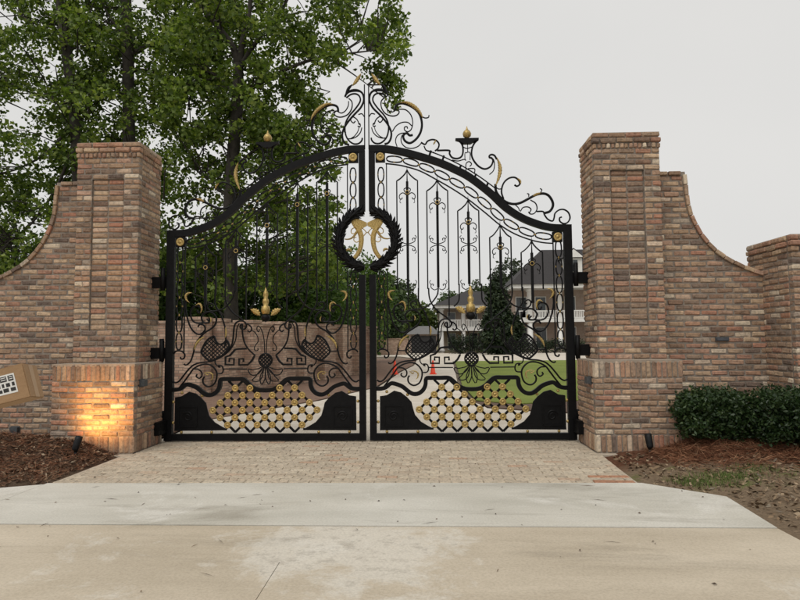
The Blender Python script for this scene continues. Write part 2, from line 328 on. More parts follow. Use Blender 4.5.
# ---- gate pillars ----------------------------------------------------------
W, SH, SB, HP, HT = 2.937, -.477, .20, 1.071, 3.961
PIN, POUT, PF, PB = 2.762, 3.80, -.872, -.035
CC = (HT-HP)/41.0
def pillar(sg, label):
    T = thing('gate_pillar', (sg*(W+.42), -.14, 0), label, 'pillar', 'brick pillars carrying the gate')
    X = lambda a, b_: (min(sg*a, sg*b_), max(sg*a, sg*b_))
    core = MB(); e = .010
    x0, x1 = X(W+e, W+.84-e); pn0, pn1 = X(W+.21, W+.63)
    zb, zt = HP+6*CC, HT-7*CC
    core.box(x0, x1, SH+e+.028, SB-e, HP, HT-.012)
    core.box(x0, pn0-.002, SH+e, SH+e+.027, HP, HT-.014); core.box(pn1+.002, x1, SH+e, SH+e+.027, HP, HT-.014)
    core.box(pn0-.001, pn1+.001, SH+e, SH+e+.027, HP, zb-.006); core.box(pn0-.001, pn1+.001, SH+e, SH+e+.027, zt+.004, HT-.016)
    core.obj('mortar_core', M_mortar, T)
    pc = MB(); q0, q1 = X(PIN+e, POUT-e); pc.box(q0, q1, PF+e, PB-e, -.05, HP-.02); pc.obj('plinth_core', M_mortar, T)
    cp = MB(); q0, q1 = X(PIN+.004, POUT-.004); cp.box(q0, q1, PF+.004, SH-.002, HP-.03, HP+.004)
    q0, q1 = X(PIN+.004, W-.002); cp.box(q0, q1, SH-.001, PB, HP-.03, HP+.004); cp.obj('plinth_wash', M_cap, T)
    tp = MB(); q0, q1 = X(W+.002, W+.84-.002); tp.box(q0, q1, SH+.004, SB-.004, HT-.03, HT-.002); tp.obj('cap_wash', M_cap, T)
    B = Bricks(T, M_brick)
    xa, xb = X(W, W+.84)
    for c in range(41):
        z = HP+(c+.5)*CC; d = 41-c              # d = 1 top course
        ov = {1: .008, 2: .018, 3: .010}.get(d, 0.0)
        if d == 3:
            n = 15; 
            for k in range(n): B.add('r', (xa-ov+(k+.5)*(.84+2*ov)/n, SH-ov, z), (.84+2*ov)/n-.012, 0, 2)
        elif 7 < d <= 35 and True:
            for s0 in (xa, xb-.21):
                if (c % 2) == (s0 == xa): B.add('s', (s0+.105, SH, z), .2, 0, 2)
                else:
                    t = random.uniform(.085, .125); B.add('h', (s0+t/2, SH, z), t-.01, 0, 2); B.add('h', (s0+t+(.21-t)/2, SH, z), .21-t-.01, 0, 2)
            for k in range(2): B.add('s', (xa+.21+.105+k*.21, SH+.026, z), .196, 0, 2)
        else:
            for xc, L in bond_row(xa-ov, xb+ov, .5 if c % 2 else 0): B.add('s', (xc, SH-ov, z), L, 0, 2)
        # inner, outer and back faces
        for face in (0, 1):
            if face == 0: fx, rz, pri = (W-ov)*sg, (math.pi/2 if sg < 0 else -math.pi/2), 1
            else:
                fx, rz, pri = (W+.84+ov)*sg, (math.pi/2 if sg > 0 else -math.pi/2), 0
            y0 = SH+.094
            if d == 3:
                n = 10
                for k in range(n): B.add('r', (fx, y0+(k+.5)*(SB-y0)/n, z), (SB-y0)/n-.012, rz, pri)
            else:
                for yc, L in bond_row(y0, SB, .5 if c % 2 else 0): B.add('s', (fx, yc, z), L, rz, pri)
        for xc, L in bond_row(xa+.1, xb-.1, .5 if c % 2 else 0): B.add('s', (xc, SB+ov, z), L, math.pi, 0)
    pa, pb = X(PIN, POUT); n = 17; wv = (POUT-PIN)/n
    for z in (HP-.103, .098):
        for k in range(n): B.add('v', (pa+(k+.5)*wv, PF, z), wv-.009, 0, 3)
        m = 11; wy = (PB-PF-.094)/m
        for k in range(m):
            B.add('v', (sg*PIN, PF+.094+(k+.5)*wy, z), wy-.009, math.pi/2 if sg < 0 else -math.pi/2, 1)
            B.add('v', (sg*POUT, PF+.094+(k+.5)*wy, z), wy-.009, math.pi/2 if sg > 0 else -math.pi/2, 0)
    for c in range(10):
        z = .2+(c+.5)*.0665
        for xc, L in bond_row(pa, pb, .5 if c % 2 else 0): B.add('s', (xc, PF, z), L, 0, 3, hs=.96)
        for yc, L in bond_row(PF+.094, PB, .5 if c % 2 else 0):
            B.add('s', (sg*PIN, yc, z), L, math.pi/2 if sg < 0 else -math.pi/2, 1, hs=.96)
            B.add('s', (sg*POUT, yc, z), L, math.pi/2 if sg > 0 else -math.pi/2, 0, hs=.96)
    B.build(300)
    return T
pillar(-1, 'brown brick pillar with recessed panel left of the gate, spotlit plinth')
pillar(1, 'brown brick pillar with recessed panel between gate and dark shrubs')

# ---- swooping garden walls -------------------------------------------------
WY = -.25
CURVE = [(4.18, 3.5), (4.195, 3.32), (4.22, 3.05), (4.29, 2.83), (4.40, 2.63), (4.54, 2.47), (4.70, 2.35), (4.89, 2.25), (5.1, 2.17), (5.4, 2.08), (6.0, 2.0), (7.4, 1.96)]
CV = crom(CURVE, 6)
def xmax(z):
    if z >= CV[0][1]: return CV[0][0]
    for a, b_ in zip(CV[:-1], CV[1:]):
        if a[1] >= z >= b_[1]: return a[0]+(b_[0]-a[0])*(a[1]-z)/max(1e-6, a[1]-b_[1])
    return 99
def gwall(sg, xend, label):
    T = thing('garden_wall', (sg*4.4, WY, 0), label, 'wall', 'curved brick garden walls')
    poly = [(W+.84, -.05)]+[(xend, -.05)]+[(p[0]-.004, p[1]-.004) for p in reversed(CV) if p[0] < xend]+[(W+.84, 3.49)]
    if CV[-1][0] > xend:
        zend = next(a[1] for a in CV if a[0] >= xend); poly.insert(2, (xend, zend-.012))
    P = [(sg*x, z) for x, z in poly]
    if sg < 0: P = P[::-1]
    c = MB(); c.prism(P, WY+.008, WY+.30); c.obj('mortar_core', M_mortar, T)
    B = Bricks(T, M_brick); n = int(3.47/.0703)
    for k in range(n):
        z = .0+(k+.5)*.0703; xe = min(xmax(z+.02)-.045, xend)
        for xc, L in bond_row(W+.845, xe, .5 if k % 2 else 0):
            B.add('s', (sg*xc, WY, z), max(L, .03), 0, 2 if 3.7 < xc < 5.1 else 0)
    # coping bricks: along the flat top, then down the sweep
    path = [np.array((W+.85, 3.50)), np.array((4.18, 3.50))]
    for k in range(2): B.add('c', (sg*(W+.85+.082+k*.165), WY-.025, 3.475), .155, 0, 3)
    acc = 0; last = CV[0]; seg = .135; pts = CV
    d = [0]
    for a, b_ in zip(pts[:-1], pts[1:]): d.append(d[-1]+float(np.hypot(*(b_-a))))
    s0 = .045
    while s0+seg < d[-1]:
        sm = s0+seg/2; i = max(j for j in range(len(d)) if d[j] <= sm); i = min(i, len(pts)-2); t = (sm-d[i])/(d[i+1]-d[i]); p = pts[i]*(1-t)+pts[i+1]*t
        tg = pts[i+1]-pts[i]; ang = math.atan2(tg[1], tg[0]*sg)
        nrm = np.array((-tg[1], tg[0])); nrm = nrm/np.hypot(*nrm)
        if p[0] < xend: B.add('c', (sg*(p[0]-nrm[0]*.02), WY-.025, p[1]-nrm[1]*.02), seg-.004, 0, 3, ry=-ang)
        s0 += seg
    B.build(300); return T
gwall(-1, 7.2, 'brick garden wall with swooping top left of the gate')
gwall(1, 5.12, 'brick garden wall with swooping top right of the gate, behind the shrubs')

def end_pier():
    T = thing('end_pier', (5.5, -.5, 0), 'short brick end pier at the right edge, behind the shrubs', 'pier')
    x0, x1, y0, y1, h = 5.10, 5.94, -.90, .1, 2.55
    c = MB(); c.box(x0+.01, x1-.01, y0+.01, y1-.01, -.05, h-.012); c.obj('mortar_core', M_mortar, T)
    B = Bricks(T, M_brick); n = 36; cc = h/n
    for k in range(n):
        z = (k+.5)*cc; d = n-k; ov = {1: .012, 2: .022, 3: .012}.get(d, 0)
        for xc, L in bond_row(x0-ov, x1+ov, .5 if k % 2 else 0): B.add('s', (xc, y0-ov, z), L, 0, 2)
        for yc, L in bond_row(y0+.094, y1, .5 if k % 2 else 0):
            B.add('s', (x0-ov, yc, z), L, -math.pi/2, 3); B.add('s', (x1+ov, yc, z), L, math.pi/2, 0)
    t = MB(); t.box(x0+.003, x1-.003, y0+.003, y1-.003, h-.03, h-.001); t.obj('cap_wash', M_cap, T); B.build(300)
end_pier()

# ---- brick pavers under and before the gate --------------------------------
M_paver = brick_mat('worn_pavers', [(0, (.36, .305, .235)), (.2, (.46, .395, .305)), (.4, (.40, .34, .265)), (.6, (.50, .435, .34)), (.8, (.38, .31, .235)), (.94, (.47, .40, .31)), (1, (.40, .275, .195))], (.52, .46, .37), .7)
M_pred = brick_mat('red_pavers', [(0, (.33, .17, .105)), (1, (.40, .215, .135))], (.5, .4, .32), .2)
def pavers():
    b = MB(); b.slab([(-2.85, -2.42), (2.72, -2.42), (2.78, -1.0), (3.0, -.95), (3.0, .14), (-3.0, .14), (-3.0, -.95), (-2.85, -1.0)], -.2, -.012)
    base = st(b.obj('paver_apron', simple('joint_sand', (.33, .28, .22), (.44, .38, .30), 9, .95))); OFF[base.name] = Vector()
    B = Bricks(base, M_paver, 'paver'); RB = Bricks(base, M_pred, 'paver')
    y = -2.36; r = 0
    while y < .10:
        if y < -.95: xl, xr = -2.83+.03*(y+2.4), 2.70+.06*(y+2.4)
        else: xl, xr = -2.75, 2.75
        for xc, L in bond_row(xl, xr, .5 if r % 2 else 0, .206, .005):
            Mx = Matrix.Translation((xc, y, -.05+random.gauss(0, .0012))) @ Matrix.Rotation(random.gauss(0, .006), 4, 'Z') @ Matrix.Rotation(random.gauss(0, .006), 4, 'Y') @ Matrix.Diagonal((L/.196, 1, 1, 1)) @ Matrix.Translation((0, -.048, .025))
            k = random.randrange(NV); tgt = RB if (y < -2.1 and xc > 2.35 and random.random() < .6) else B
            tgt.l.append((-y, len(tgt.l), 'p', k, Mx))
        y += .104; r += 1
    RB.build(60); B.build(300-len(RB.l))
pavers()

# ---- planting beds left and right of the drive -----------------------------
def sm(a, b_, x):
    t = min(1, max(0, (x-a)/(b_-a))); return t*t*(3-2*t)
def hnoise(x, y): return .5*math.sin(3.1*x+1.7*y)+.3*math.sin(7.3*x-4.1*y+1)+.2*math.sin(13*x+11*y)
def zbed(x, y):
    if x > 0:
        edge = 2.75 if y > -2.4 else (2.75+(-2.4-y)*1.05 if y > -2.93 else 3.22+max(0, -4.85-y)*1.0)
        d = x-edge
        h = -.035+.045*sm(0, .5, d)+.17*math.exp(-((y+1.0)/.55)**2)*sm(3.3, 4.1, x)+.02*hnoise(x, y)*sm(.1, .6, d)
        return h
    xx = -x
    if y > -2.45: d = xx-2.83
    else: d = (y+2.45)+(xx-2.88)*.43
    return -.035+.05*sm(0, .35, d)+.17*math.exp(-((y+.8)/.62)**2)*sm(2.9, 3.7, xx)+.026*hnoise(x*1.5, y*1.5)*sm(.1, .5, d)
def bed(name, x0, x1, y0, y1, n, m, mat):
    V = []; F = []
    for j in range(m+1):
        for i in range(n+1):
            x = x0+(x1-x0)*i/n; y = y0+(y1-y0)*j/m; V.append((x, y, zbed(x, y)))
    for j in range(m):
        for i in range(n): a = j*(n+1)+i; F.append((a, a+1, a+n+2, a+n+1))
    return st(mesh_obj(name, V, F, mat, None, True))
def bedm(name, red, soil, grass=None):
    m, nt, b = new_mat(name, .95, 0, .15); p = wpos(nt)
    c = ramp(nt, noise(nt, 22, 7, .75, p), [(.28, tuple(v*.45 for v in red)), (.5, red), (.75, tuple(v*1.7 for v in red))])
    s = ramp(nt, noise(nt, 30, 7, .75, p), [(.28, tuple(v*.55 for v in soil)), (.5, soil), (.75, tuple(v*1.5 for v in soil))])
    sx = nt.nodes.new('ShaderNodeSeparateXYZ'); nt.links.new(p, sx.inputs[0])
    yy = mth(nt, 'ADD', sx.outputs[1], mth(nt, 'MULTIPLY', mth(nt, 'SUBTRACT', noise(nt, 2.5, 5, .6, p), .5), 1.2))
    f = nt.nodes.new('ShaderNodeMapRange'); f.inputs[1].default_value = -1.85; f.inputs[2].default_value = -1.5; nt.links.new(yy, f.inputs[0])
    c = mixc(nt, f.outputs[0], s, c)
    if grass:
        g = ramp(nt, noise(nt, 3.2, 6, .65, p), [(.52, (0, 0, 0)), (.62, (1, 1, 1))])
        g2 = nt.nodes.new('ShaderNodeMapRange'); g2.inputs[1].default_value = -1.55; g2.inputs[2].default_value = -1.85; nt.links.new(yy, g2.inputs[0])
        g3 = nt.nodes.new('ShaderNodeMapRange'); g3.inputs[1].default_value = -2.9; g3.inputs[2].default_value = -2.4; nt.links.new(yy, g3.inputs[0])
        c = mixc(nt, mth(nt, 'MULTIPLY', mth(nt, 'MULTIPLY', g, g2.outputs[0]), mth(nt, 'MULTIPLY', g3.outputs[0], .65)), c, grass)
    nt.links.new(c, b.inputs['Base Color']); bump(nt, b, noise(nt, 60, 6, .75, p), 1.0, .03); return m
bed('planting_bed', 2.55, 9.5, -9.5, -.2, 110, 140, bedm('pine_straw_soil', (.145, .066, .038), (.26, .19, .125), (.15, .17, .05)))
bed('planting_bed', -9.5, -2.7, -5.2, -.2, 110, 90, bedm('dark_mulch_soil', (.085, .052, .035), (.13, .09, .06)))
def strips(name, label, cat, n, region, ln, wd, mat, lift=.012, flat=.25):
    V = np.zeros((n, 4, 3)); k = 0
    while k < n:
        x, y, ok = region()
        if not ok: continue
        a = random.uniform(0, 6.283); L = random.uniform(*ln); w_ = random.uniform(*wd); t = random.gauss(0, flat)
        z = zbed(x, y)+random.uniform(.0, lift); dx, dy, dz = math.cos(a)*L/2, math.sin(a)*L/2, math.sin(t)*L/2
        nx, ny = -math.sin(a)*w_/2, math.cos(a)*w_/2; q = random.uniform(-.6, .6)*w_
        z = max(z, z+abs(dz)*.7)
        V[k] = [(x-dx-nx*.3, y-dy-ny*.3, z-dz), (x+nx, y+ny, z+q), (x+dx, y+dy, z+dz), (x-nx, y-ny, z-q)]; k += 1
    o = np_mesh(name, V, 4, mat, None, [(0, 1, 2), (0, 2, 3)]); return tag(o, label, cat, kind='stuff')
def islm(name, stops, rough=.9):
    m, nt, b = new_mat(name, rough, 0, .2); nt.links.new(ramp(nt, rand_val(nt), stops), b.inputs['Base Color']); return m
M_straw = islm('pine_straw', [(0, (.08, .032, .018)), (.4, (.16, .066, .034)), (.8, (.23, .105, .056)), (1, (.32, .19, .11))])
M_litter = islm('dead_leaves', [(0, (.07, .045, .028)), (.35, (.15, .10, .06)), (.7, (.22, .155, .095)), (.9, (.32, .24, .16)), (1, (.12, .11, .09))])
M_chip = islm('mulch_chip', [(0, (.035, .02, .013)), (.4, (.085, .048, .03)), (.75, (.14, .085, .052)), (.93, (.24, .17, .11)), (1, (.34, .27, .19))])
M_gblade = islm('grass_blades', [(0, (.05, .085, .02)), (.6, (.10, .15, .035)), (1, (.18, .19, .07))])
def reg_r(): 
    x = random.uniform(3.3, 7.5); y = random.triangular(-2.0, -.3, -1.0)+random.gauss(0, .1); return x, min(y, -.28), not (x < POUT+.03 and y > PF-.02)
def reg_rl():
    x = random.uniform(2.85, 7.5); y = random.uniform(-4.6, -1.0); return x, y, zbed(x, y) > -.028 and not (x < POUT+.03 and y > PF-.02)
def reg_l():
    x = -random.uniform(2.9, 7.0); y = random.uniform(-3.6, -.28); return x, y, zbed(x, y) > -.026 and not (x > -POUT-.03 and y > PF-.02)
strips('pine_straw', 'reddish brown pine straw mounded under the shrubs', 'pine straw', 26000, reg_r, (.06, .2), (.0025, .005), M_straw, .03)
strips('leaf_litter', 'dry brown leaves and needles scattered beside the concrete apron', 'leaf litter', 7000, reg_rl, (.02, .075), (.006, .03), M_litter, .012, .3)
strips('mulch_chips', 'dark brown bark mulch and dead leaves below the lit plinth', 'mulch', 16000, reg_l, (.015, .065), (.005, .022), M_chip, .018, .4)
strips('mulch_straw', 'reddish pine needles among the bark mulch on the left', 'pine straw', 14000, reg_l, (.06, .17), (.0025, .005), M_straw, .03)
def grass_patch():
    V = []; c = [(random.uniform(3.1, 6.5), random.triangular(-2.75, -1.7, -2.1), random.uniform(.08, .28)) for _ in range(14)]
    for cx, cy, s in c:
        for _ in range(int(420*s/.2)):
            x, y = random.gauss(cx, s*.8), random.gauss(cy, s*.45); z = zbed(x, y)
            if z < -.015 or (x < POUT+.05 and y > PF-.05): continue
            a = random.uniform(0, 6.28); h = random.uniform(.015, .05); l = random.uniform(.0, .03); q = .0025
            V.append([(x-q*math.sin(a), y+q*math.cos(a), z), (x+q*math.sin(a), y-q*math.cos(a), z), (x+l*math.cos(a), y+l*math.sin(a), z+h)])
    tag(np_mesh('grass_tufts', np.array(V), 3, M_gblade, None, [(0, 1, 2)]), 'thin green grass tufts in the soil beside the apron', 'grass', kind='stuff')
grass_patch()
def debris():
    V = []
    for _ in range(110):
        x, y = random.uniform(-3.5, 3.1), random.triangular(-6.5, -.2, -3.2); a = random.uniform(0, 6.28)
        if random.random() < .25: L, w_ = random.uniform(.05, .16), .004
        else: L, w_ = random.uniform(.012, .035), random.uniform(.006, .016)
        dx, dy, nx, ny = math.cos(a)*L/2, math.sin(a)*L/2, -math.sin(a)*w_/2, math.cos(a)*w_/2
        V.append([(x-dx, y-dy, .003), (x+nx, y+ny, .006+w_*.3), (x+dx, y+dy, .004), (x-nx, y-ny, .004)])
    tag(np_mesh('fallen_bits', np.array(V), 4, islm('dark_debris', [(0, (.03, .025, .02)), (.6, (.09, .06, .04)), (1, (.16, .11, .07))]), None, [(0, 1, 2), (0, 2, 3)]), 'twigs and leaf bits scattered over the pale concrete', 'debris', kind='stuff')
debris()
# ================================================================== THE GATE
def G(pts):                     # traced points -> (X,Z) on the plane of the gate (y = 0), right leaf
    o = []
    for u, v in pts:
        q = onY(u, v, 0.0); o.append(np.array((q[0], q[2])))
    return o
PXM = 1.14/74.5                     # metres of one traced pixel at the gate
CX = 1.385                       # middle of a leaf
def mir(P): return [np.array((2*CX-p[0], p[1])) for p in P]
class Leaf:
    def __init__(s, sg, label):
        s.sg = sg; s.T = thing('gate_leaf', (sg*CX, 0, 0), label, 'gate', 'pair of ornate gate leaves')
    def flip(s, V): return [(s.sg*x, y, z) for x, y, z in V]
    def put(s, name, b, mat, smooth=False, parent=None):
        if s.sg < 0: b.f = [tuple(reversed(f)) for f in b.f]
        b.v = s.flip(b.v)
        par = parent or s.T; off = Vector((s.sg*CX, 0, 0)); OFF[par.name] = off if parent is None else off
        return b.obj(name, mat, par, smooth)
def sweep(P, hw, hd, y=0.0, sides=6, b=None, taper=None):
    """P: (X,Z) list; hw in-plane half width (scalar or list), hd half depth"""
    b = b or MB(); n = len(P); V = []
    for i, p in enumerate(P):
        t = P[min(i+1, n-1)]-P[max(i-1, 0)]; L = math.hypot(*t) or 1e-6; nx, nz = -t[1]/L, t[0]/L
        h = hw[i] if hasattr(hw, '__len__') else hw
        if taper: h *= taper(i/(n-1))
        if sides == 4: ring = [(1, 1), (-1, 1), (-1, -1), (1, -1)]
        else: ring = [(math.cos(2*math.pi*(k+.5)/sides), math.sin(2*math.pi*(k+.5)/sides)) for k in range(sides)]
        for c, s_ in ring: V.append((p[0]+nx*h*c, y+hd*s_*(1 if not taper else max(.35, taper(i/(n-1)))), p[1]+nz*h*c))
    F = [(i*sides+k, i*sides+(k+1) % sides, (i+1)*sides+(k+1) % sides, (i+1)*sides+k) for i in range(n-1) for k in range(sides)]
    F += [tuple(range(sides-1, -1, -1)), tuple((n-1)*sides+k for k in range(sides))]
    b.add(V, F); return b
def blade(P, wmax, thick, prof, y=0.0, b=None, serr=0):
    """leaf blade along P: domed, width profile prof(t), serrated edge"""
    b = b or MB(); n = len(P); V = []
    for i, p in enumerate(P):
        t = P[min(i+1, n-1)]-P[max(i-1, 0)]; L = math.hypot(*t) or 1e-6; nx, nz = -t[1]/L, t[0]/L
        h = max(wmax*prof(i/(n-1)), .0015)
        if serr and i % 2: h *= 1-serr
        V += [(p[0]+nx*h, y, p[1]+nz*h), (p[0]+nx*h*.4, y-thick, p[1]+nz*h*.4), (p[0]-nx*h*.4, y-thick*.9, p[1]-nz*h*.4), (p[0]-nx*h, y, p[1]-nz*h), (p[0], y+thick*.8, p[1])]
    F = [(i*5+k, i*5+(k+1) % 5, (i+1)*5+(k+1) % 5, (i+1)*5+k) for i in range(n-1) for k in range(5)]
    F += [(4, 3, 2, 1, 0), tuple((n-1)*5+k for k in range(5))]
    b.add(V, F); return b
LENS = lambda t: math.sin(math.pi*min(1, max(0, t*.96+.02)))**.8
def spiral(c, r0, r1, a0, turns, n=26):
    return [np.array((c[0]+(r0+(r1-r0)*i/n)*math.cos(a0+turns*2*math.pi*i/n), c[1]+(r0+(r1-r0)*i/n)*math.sin(a0+turns*2*math.pi*i/n))) for i in range(n+1)]
def rosette(c, r, y=-.02):
    b = MB(); cx, cz = c
    b.lathe([(r, 0), (r, .012), (r*.9, .017), (r*.62, .016), (r*.5, .010), (r*.36, .012), (r*.26, .022), (.001, .024)], (cx, y, cz), 14, 'Y'); return b

SCROLLS = [  # (points traced on the right leaf, half width in pixels, gilded?) of the lower field: drawn for its left half, mirrored
 ([(389.5,293),(388.6,299),(388.4,305),(390.4,315),(394,325),(399,331),(404,332.5),(408.5,329),(409,325.5),(407,323),(403.5,322.5),(401.6,325)],.85),
 ([(400.2,308),(402,311),(404.5,308.5),(403.5,305.5),(400.5,304),(396.5,305),(394,309),(394,314),(396.5,319),(401,321.2),(407,321),(412,320.8),(413.6,318),(412.6,315.5)],.85),
 ([(410.5,317),(412.2,318.6),(413.2,320.5),(408,320.8),(405.5,317.5),(405.5,314),(409,310.5),(414,310),(418,312.5),(420.5,317),(419,323),(415,327),(410,330),(406,333.5),(403,337),(400.5,341),(398.5,346),(398,350.5)],.9),
 ([(438.3,288),(437.5,294),(434,300),(428,306),(421,308.5),(415,309),(411.5,306.5),(410.8,303),(413,301),(416.5,302.3),(416.5,304.5),(414.5,304.6)],.75),
 ([(418.5,288),(418.5,300),(420,305),(424,311),(427,318),(429.5,326),(430,332),(430.5,340),(429,346)],.8),
 ([(428.6,288),(429,295),(430.5,301),(434,307),(439,312),(444,315.5),(448,318.5)],.75),
 ([(459.2,284),(459.2,297),(458.5,301),(456.5,304),(454,306.5)],.7),
 ([(377,380),(380,381.5),(384,379.5),(389,373),(394,367),(399,363),(406,361),(415,360),(424,356.5),(432,351),(436,345),(437.8,338),(438.3,330),(439,324),(441,320.5),(444.5,319),(448.5,319.5),(451.2,322.5),(450.6,326),(447.8,327.5),(445.2,325.8),(445.3,323),(447.3,322.2)],.85),
 ([(384,386.5),(389,380),(394,373),(398,367.5),(404,364),(411,362.5),(417,364.5),(421.5,370),(422,376),(420,382),(416,385),(412,385),(408.5,382),(408,378),(409.5,375.5)],.85),
 ([(398,367.6),(403,368),(406.5,371),(406.5,375),(404,377),(401,375),(402,373)],.75),
 ([(415.5,359.5),(425,355),(433,350.5),(438,344),(440.7,337),(441.2,330),(442,325),(444,321.5)],.55),
 ([(420.5,357.5),(420,361),(422,364),(424.5,364),(425,366.5)],.6), ([(423,372.5),(427,372),(428.5,369),(427.5,365),(424.5,364),(423.4,366)],.7),
 ([(429,367.5),(441,367.5),(453,367.5)],.6),
 ([(447,322),(447.2,328),(448,335),(450,341.5),(453.5,347),(458,351.5),(461,354)],.8),
 ([(449.5,321.5),(453,322.5),(456,325),(456.6,328),(454.5,330),(452.5,328.5)],.75), 
 ([(456.5,328),(460,330.5),(463,335),(463.4,340),(461,343.5),(459.8,346.5),(461,349),(463.6,348.5),(463.4,346.2)],.45),
 ([(398,350.5),(406,350.7)],.6), ([(397.8,350.5),(396.4,356),(394,361),(390.5,363.5),(388,362.5)],.8),
 ([(377.6,352),(380,349.5),(385,349.5),(388.6,352.5),(388.2,356.5),(385.5,357.6),(384.3,355.5)],.8),
]
KEYS = [([(452,347),(444,347.3),(440.5,347.8),(435,354),(430.6,355.5),(430.6,363.3),(439.3,363.3),(439.3,357.2),(434.6,357.2),(434.6,360.6)],.9),
        ([(460.2,354.5),(457.5,359.5),(453.5,363.3),(444.6,363.4),(444.6,357.2),(449,357.2),(449,360.4)],.9)]
CREST = [
 ([(388.2,95.8),(386,92),(381,89.6),(375.5,89.8),(371,92.8),(369.4,97.5),(369.8,102),(373,108),(379,114),(385.3,121),(389.2,127),(391.3,133),(390.6,139),(388,143),(384.5,144)],1.0),
 ([(386.8,97),(382.5,93.9),(377.4,93.4),(373.7,96),(373,101),(377.6,108),(383.5,114.5),(387.4,121),(388.6,128),(387.5,135),(384.6,140),(380,143.3),(375,143.2),(371.9,140.5),(371.2,137.8)],.8),
 ([(384.4,97.6),(381.2,101.5),(381.6,108),(385.5,113.6),(391.5,116),(396.6,115.3),(399.2,112.3),(397.5,109.8),(394.6,110.6)],.6),
 ([(384.6,100.5),(385,105),(387.8,109.8),(391.6,112),(394.8,111)],.5),
 ([(395.2,110.5),(395.6,106.5),(398,104.2),(402.5,103.4),(408,105),(414,108.3),(418.7,113),(421.2,119),(421.9,126),(420.2,133),(416.2,139),(410.4,143),(405.8,141.6),(403.4,138),(404,134.4),(407,133.3),(409.6,135.4),(412.8,135)],1.15),
 ([(398.8,109.2),(405.5,109.8),(410.6,114.5),(412.6,121),(412.2,126.5),(410.6,130.2),(407.4,131.8),(404.6,130),(404.6,127.2),(407,126.8),(407.6,128.6)],.55),
 ([(392.4,131.6),(396,126),(401.6,122.6),(407.6,122.4),(411.8,125.8)],.5),
 ([(397,146.5),(395.5,141),(397,136.2),(400.6,133.6),(404.4,133)],.5),
 ([(402.4,134.8),(401,139),(402,143.6),(406,147.4),(412,148.4),(418,146.4),(421.4,143)],.5),
 ([(369.2,116.5),(371.4,113.6),(375,114.2)],.5), ([(374,124.5),(376.5,119),(381,116.2),(382.6,119.6),(380,122.4),(378,120.6)],.55),
 ([(375.8,125.8),(373.4,126.4),(373.2,123.8),(375.2,123)],.5), ([(371.6,127.5),(373,132),(376.6,136),(381.6,138),(386.4,138)],.5), ([(374.2,126),(375.6,131),(379,135.5),(383,138)],.4),
 ([(421,142.4),(425,144.4),(427.6,141.2),(432,139.6),(436.4,140.6),(439,144.2),(438,148.4),(435,151)],.8), ([(424,146),(426,150),(430,151.6),(434.5,152.8)],.6),
 ([(437,150.5),(449,150.5),(449.5,153.6),(452,157.4),(457,158.6),(461.4,156.6),(463,152),(462.6,146),(460.2,142),(456.4,139.6)],.9),
 ([(478,139.6),(474.6,143),(472.2,148),(471.6,155),(474,161),(479,166.6),(485,169),(490.6,166.4),(493,161),(491.5,158),(489.6,157.6),(489.4,155.8),(491.5,154.6),(494.5,155.6),(496.8,159.4)],.9),
 ([(489.5,174.5),(493.5,170.5),(494.5,164),(493.4,159)],.5), ([(452,160),(458,161),(464,159.4),(466,160.5)],.5), ([(466,171),(466,164),(469,161.6),(471.6,164),(469.8,166.4)],.5),
 ([(463,147),(467,148.5),(471.8,147)],.45), ([(467.4,141),(467.5,152),(465,153),(465,160)],.4), ([(467.5,152),(470,153),(470,160)],.4),
 ([(468,168.6),(474.4,168.8),(474.6,173)],.5),
 ([(428,150.8),(440,155.2),(452,160.8),(464,167),(480,177),(495,188)],.55),
 ([(495.5,184),(496,191),(500,197),(506,202),(513,204),(520,203),(528,199),(533,196.2),(538,194.2),(544,193.6),(549,196),(552.6,202),(552.6,207),(549.6,211.4),(545,213)],1.25),
 ([(503.6,199),(501.6,193),(502,187.4),(504.4,182),(509,178.2),(514.4,177.4),(518.4,180),(519.8,184),(517,186.2),(514.4,184.8)],.85),
 ([(495.8,187.2),(498.6,189),(501.4,188.8)],.5),
 ([(530.4,200),(535.6,203.4),(537,209),(534.2,213.4),(530.4,214),(528.4,211.8)],.55), ([(520.4,211.4),(523,207.6),(528,207),(531,209.4),(529.6,212.6)],.55), ([(515.5,205),(518.5,208),(519.5,211)],.45),
 ([(536.6,211.5),(543,211.6),(544.6,215),(548,219.4),(552.6,221),(554.2,217.4),(555,213.4),(559,210),(564,209.6),(568.4,212.6),(570,218),(567.6,222.4),(563.6,223.6),(560,221.4),(559.6,218),(561.8,217)],.75),
 ([(528.6,196.6),(528.8,194.2),(527,193.6)],.5), ([(540.4,193),(541.8,190),(540,188.4)],.5), ([(421.6,116.4),(425,118),(428.4,117.4),(429,115.2)],.55),
]
CRESTGOLD = [([(400,103.2),(405.5,102.6),(411,104.6),(416.4,108.6),(420.6,113.8),(422.6,118.4)],2.0), ([(496.8,158),(499.2,164),(500,170.5),(498.6,178),(495.6,186)],2.1),
             ([(532.5,196.6),(536,194.6),(541,193)],1.4), ([(371.6,74),(374.6,78),(377.4,82),(380.4,85.5)],2.2), ([(436,140.2),(434.4,143),(433.2,145)],.9), ([(517,178.4),(520,181),(520.6,184.4)],1.1)]
RAIL = [(369.3,149),(378,149),(387,149.3),(404,152.4),(424,157.8),(440,163),(455,169.6),(470,177.6),(490,193),(505,207),(520,217),(535,223.4),(550,227.4),(566,228.2)]
ARC = [(385.5,163.6),(395,164.6),(404,166.2),(420,171),(437,180),(452,188.6),(468,199.2),(486,213.4),(500,225),(515,234),(531,240),(543,242.6),(553,243.4)]
MIDL = [(386,158.6),(404,160.4),(421,165.6),(437,172.4),(452,180.4),(468,189.8),(487,205),(500,217),(515,226.6),(531,233.6),(543,236),(552,237)]
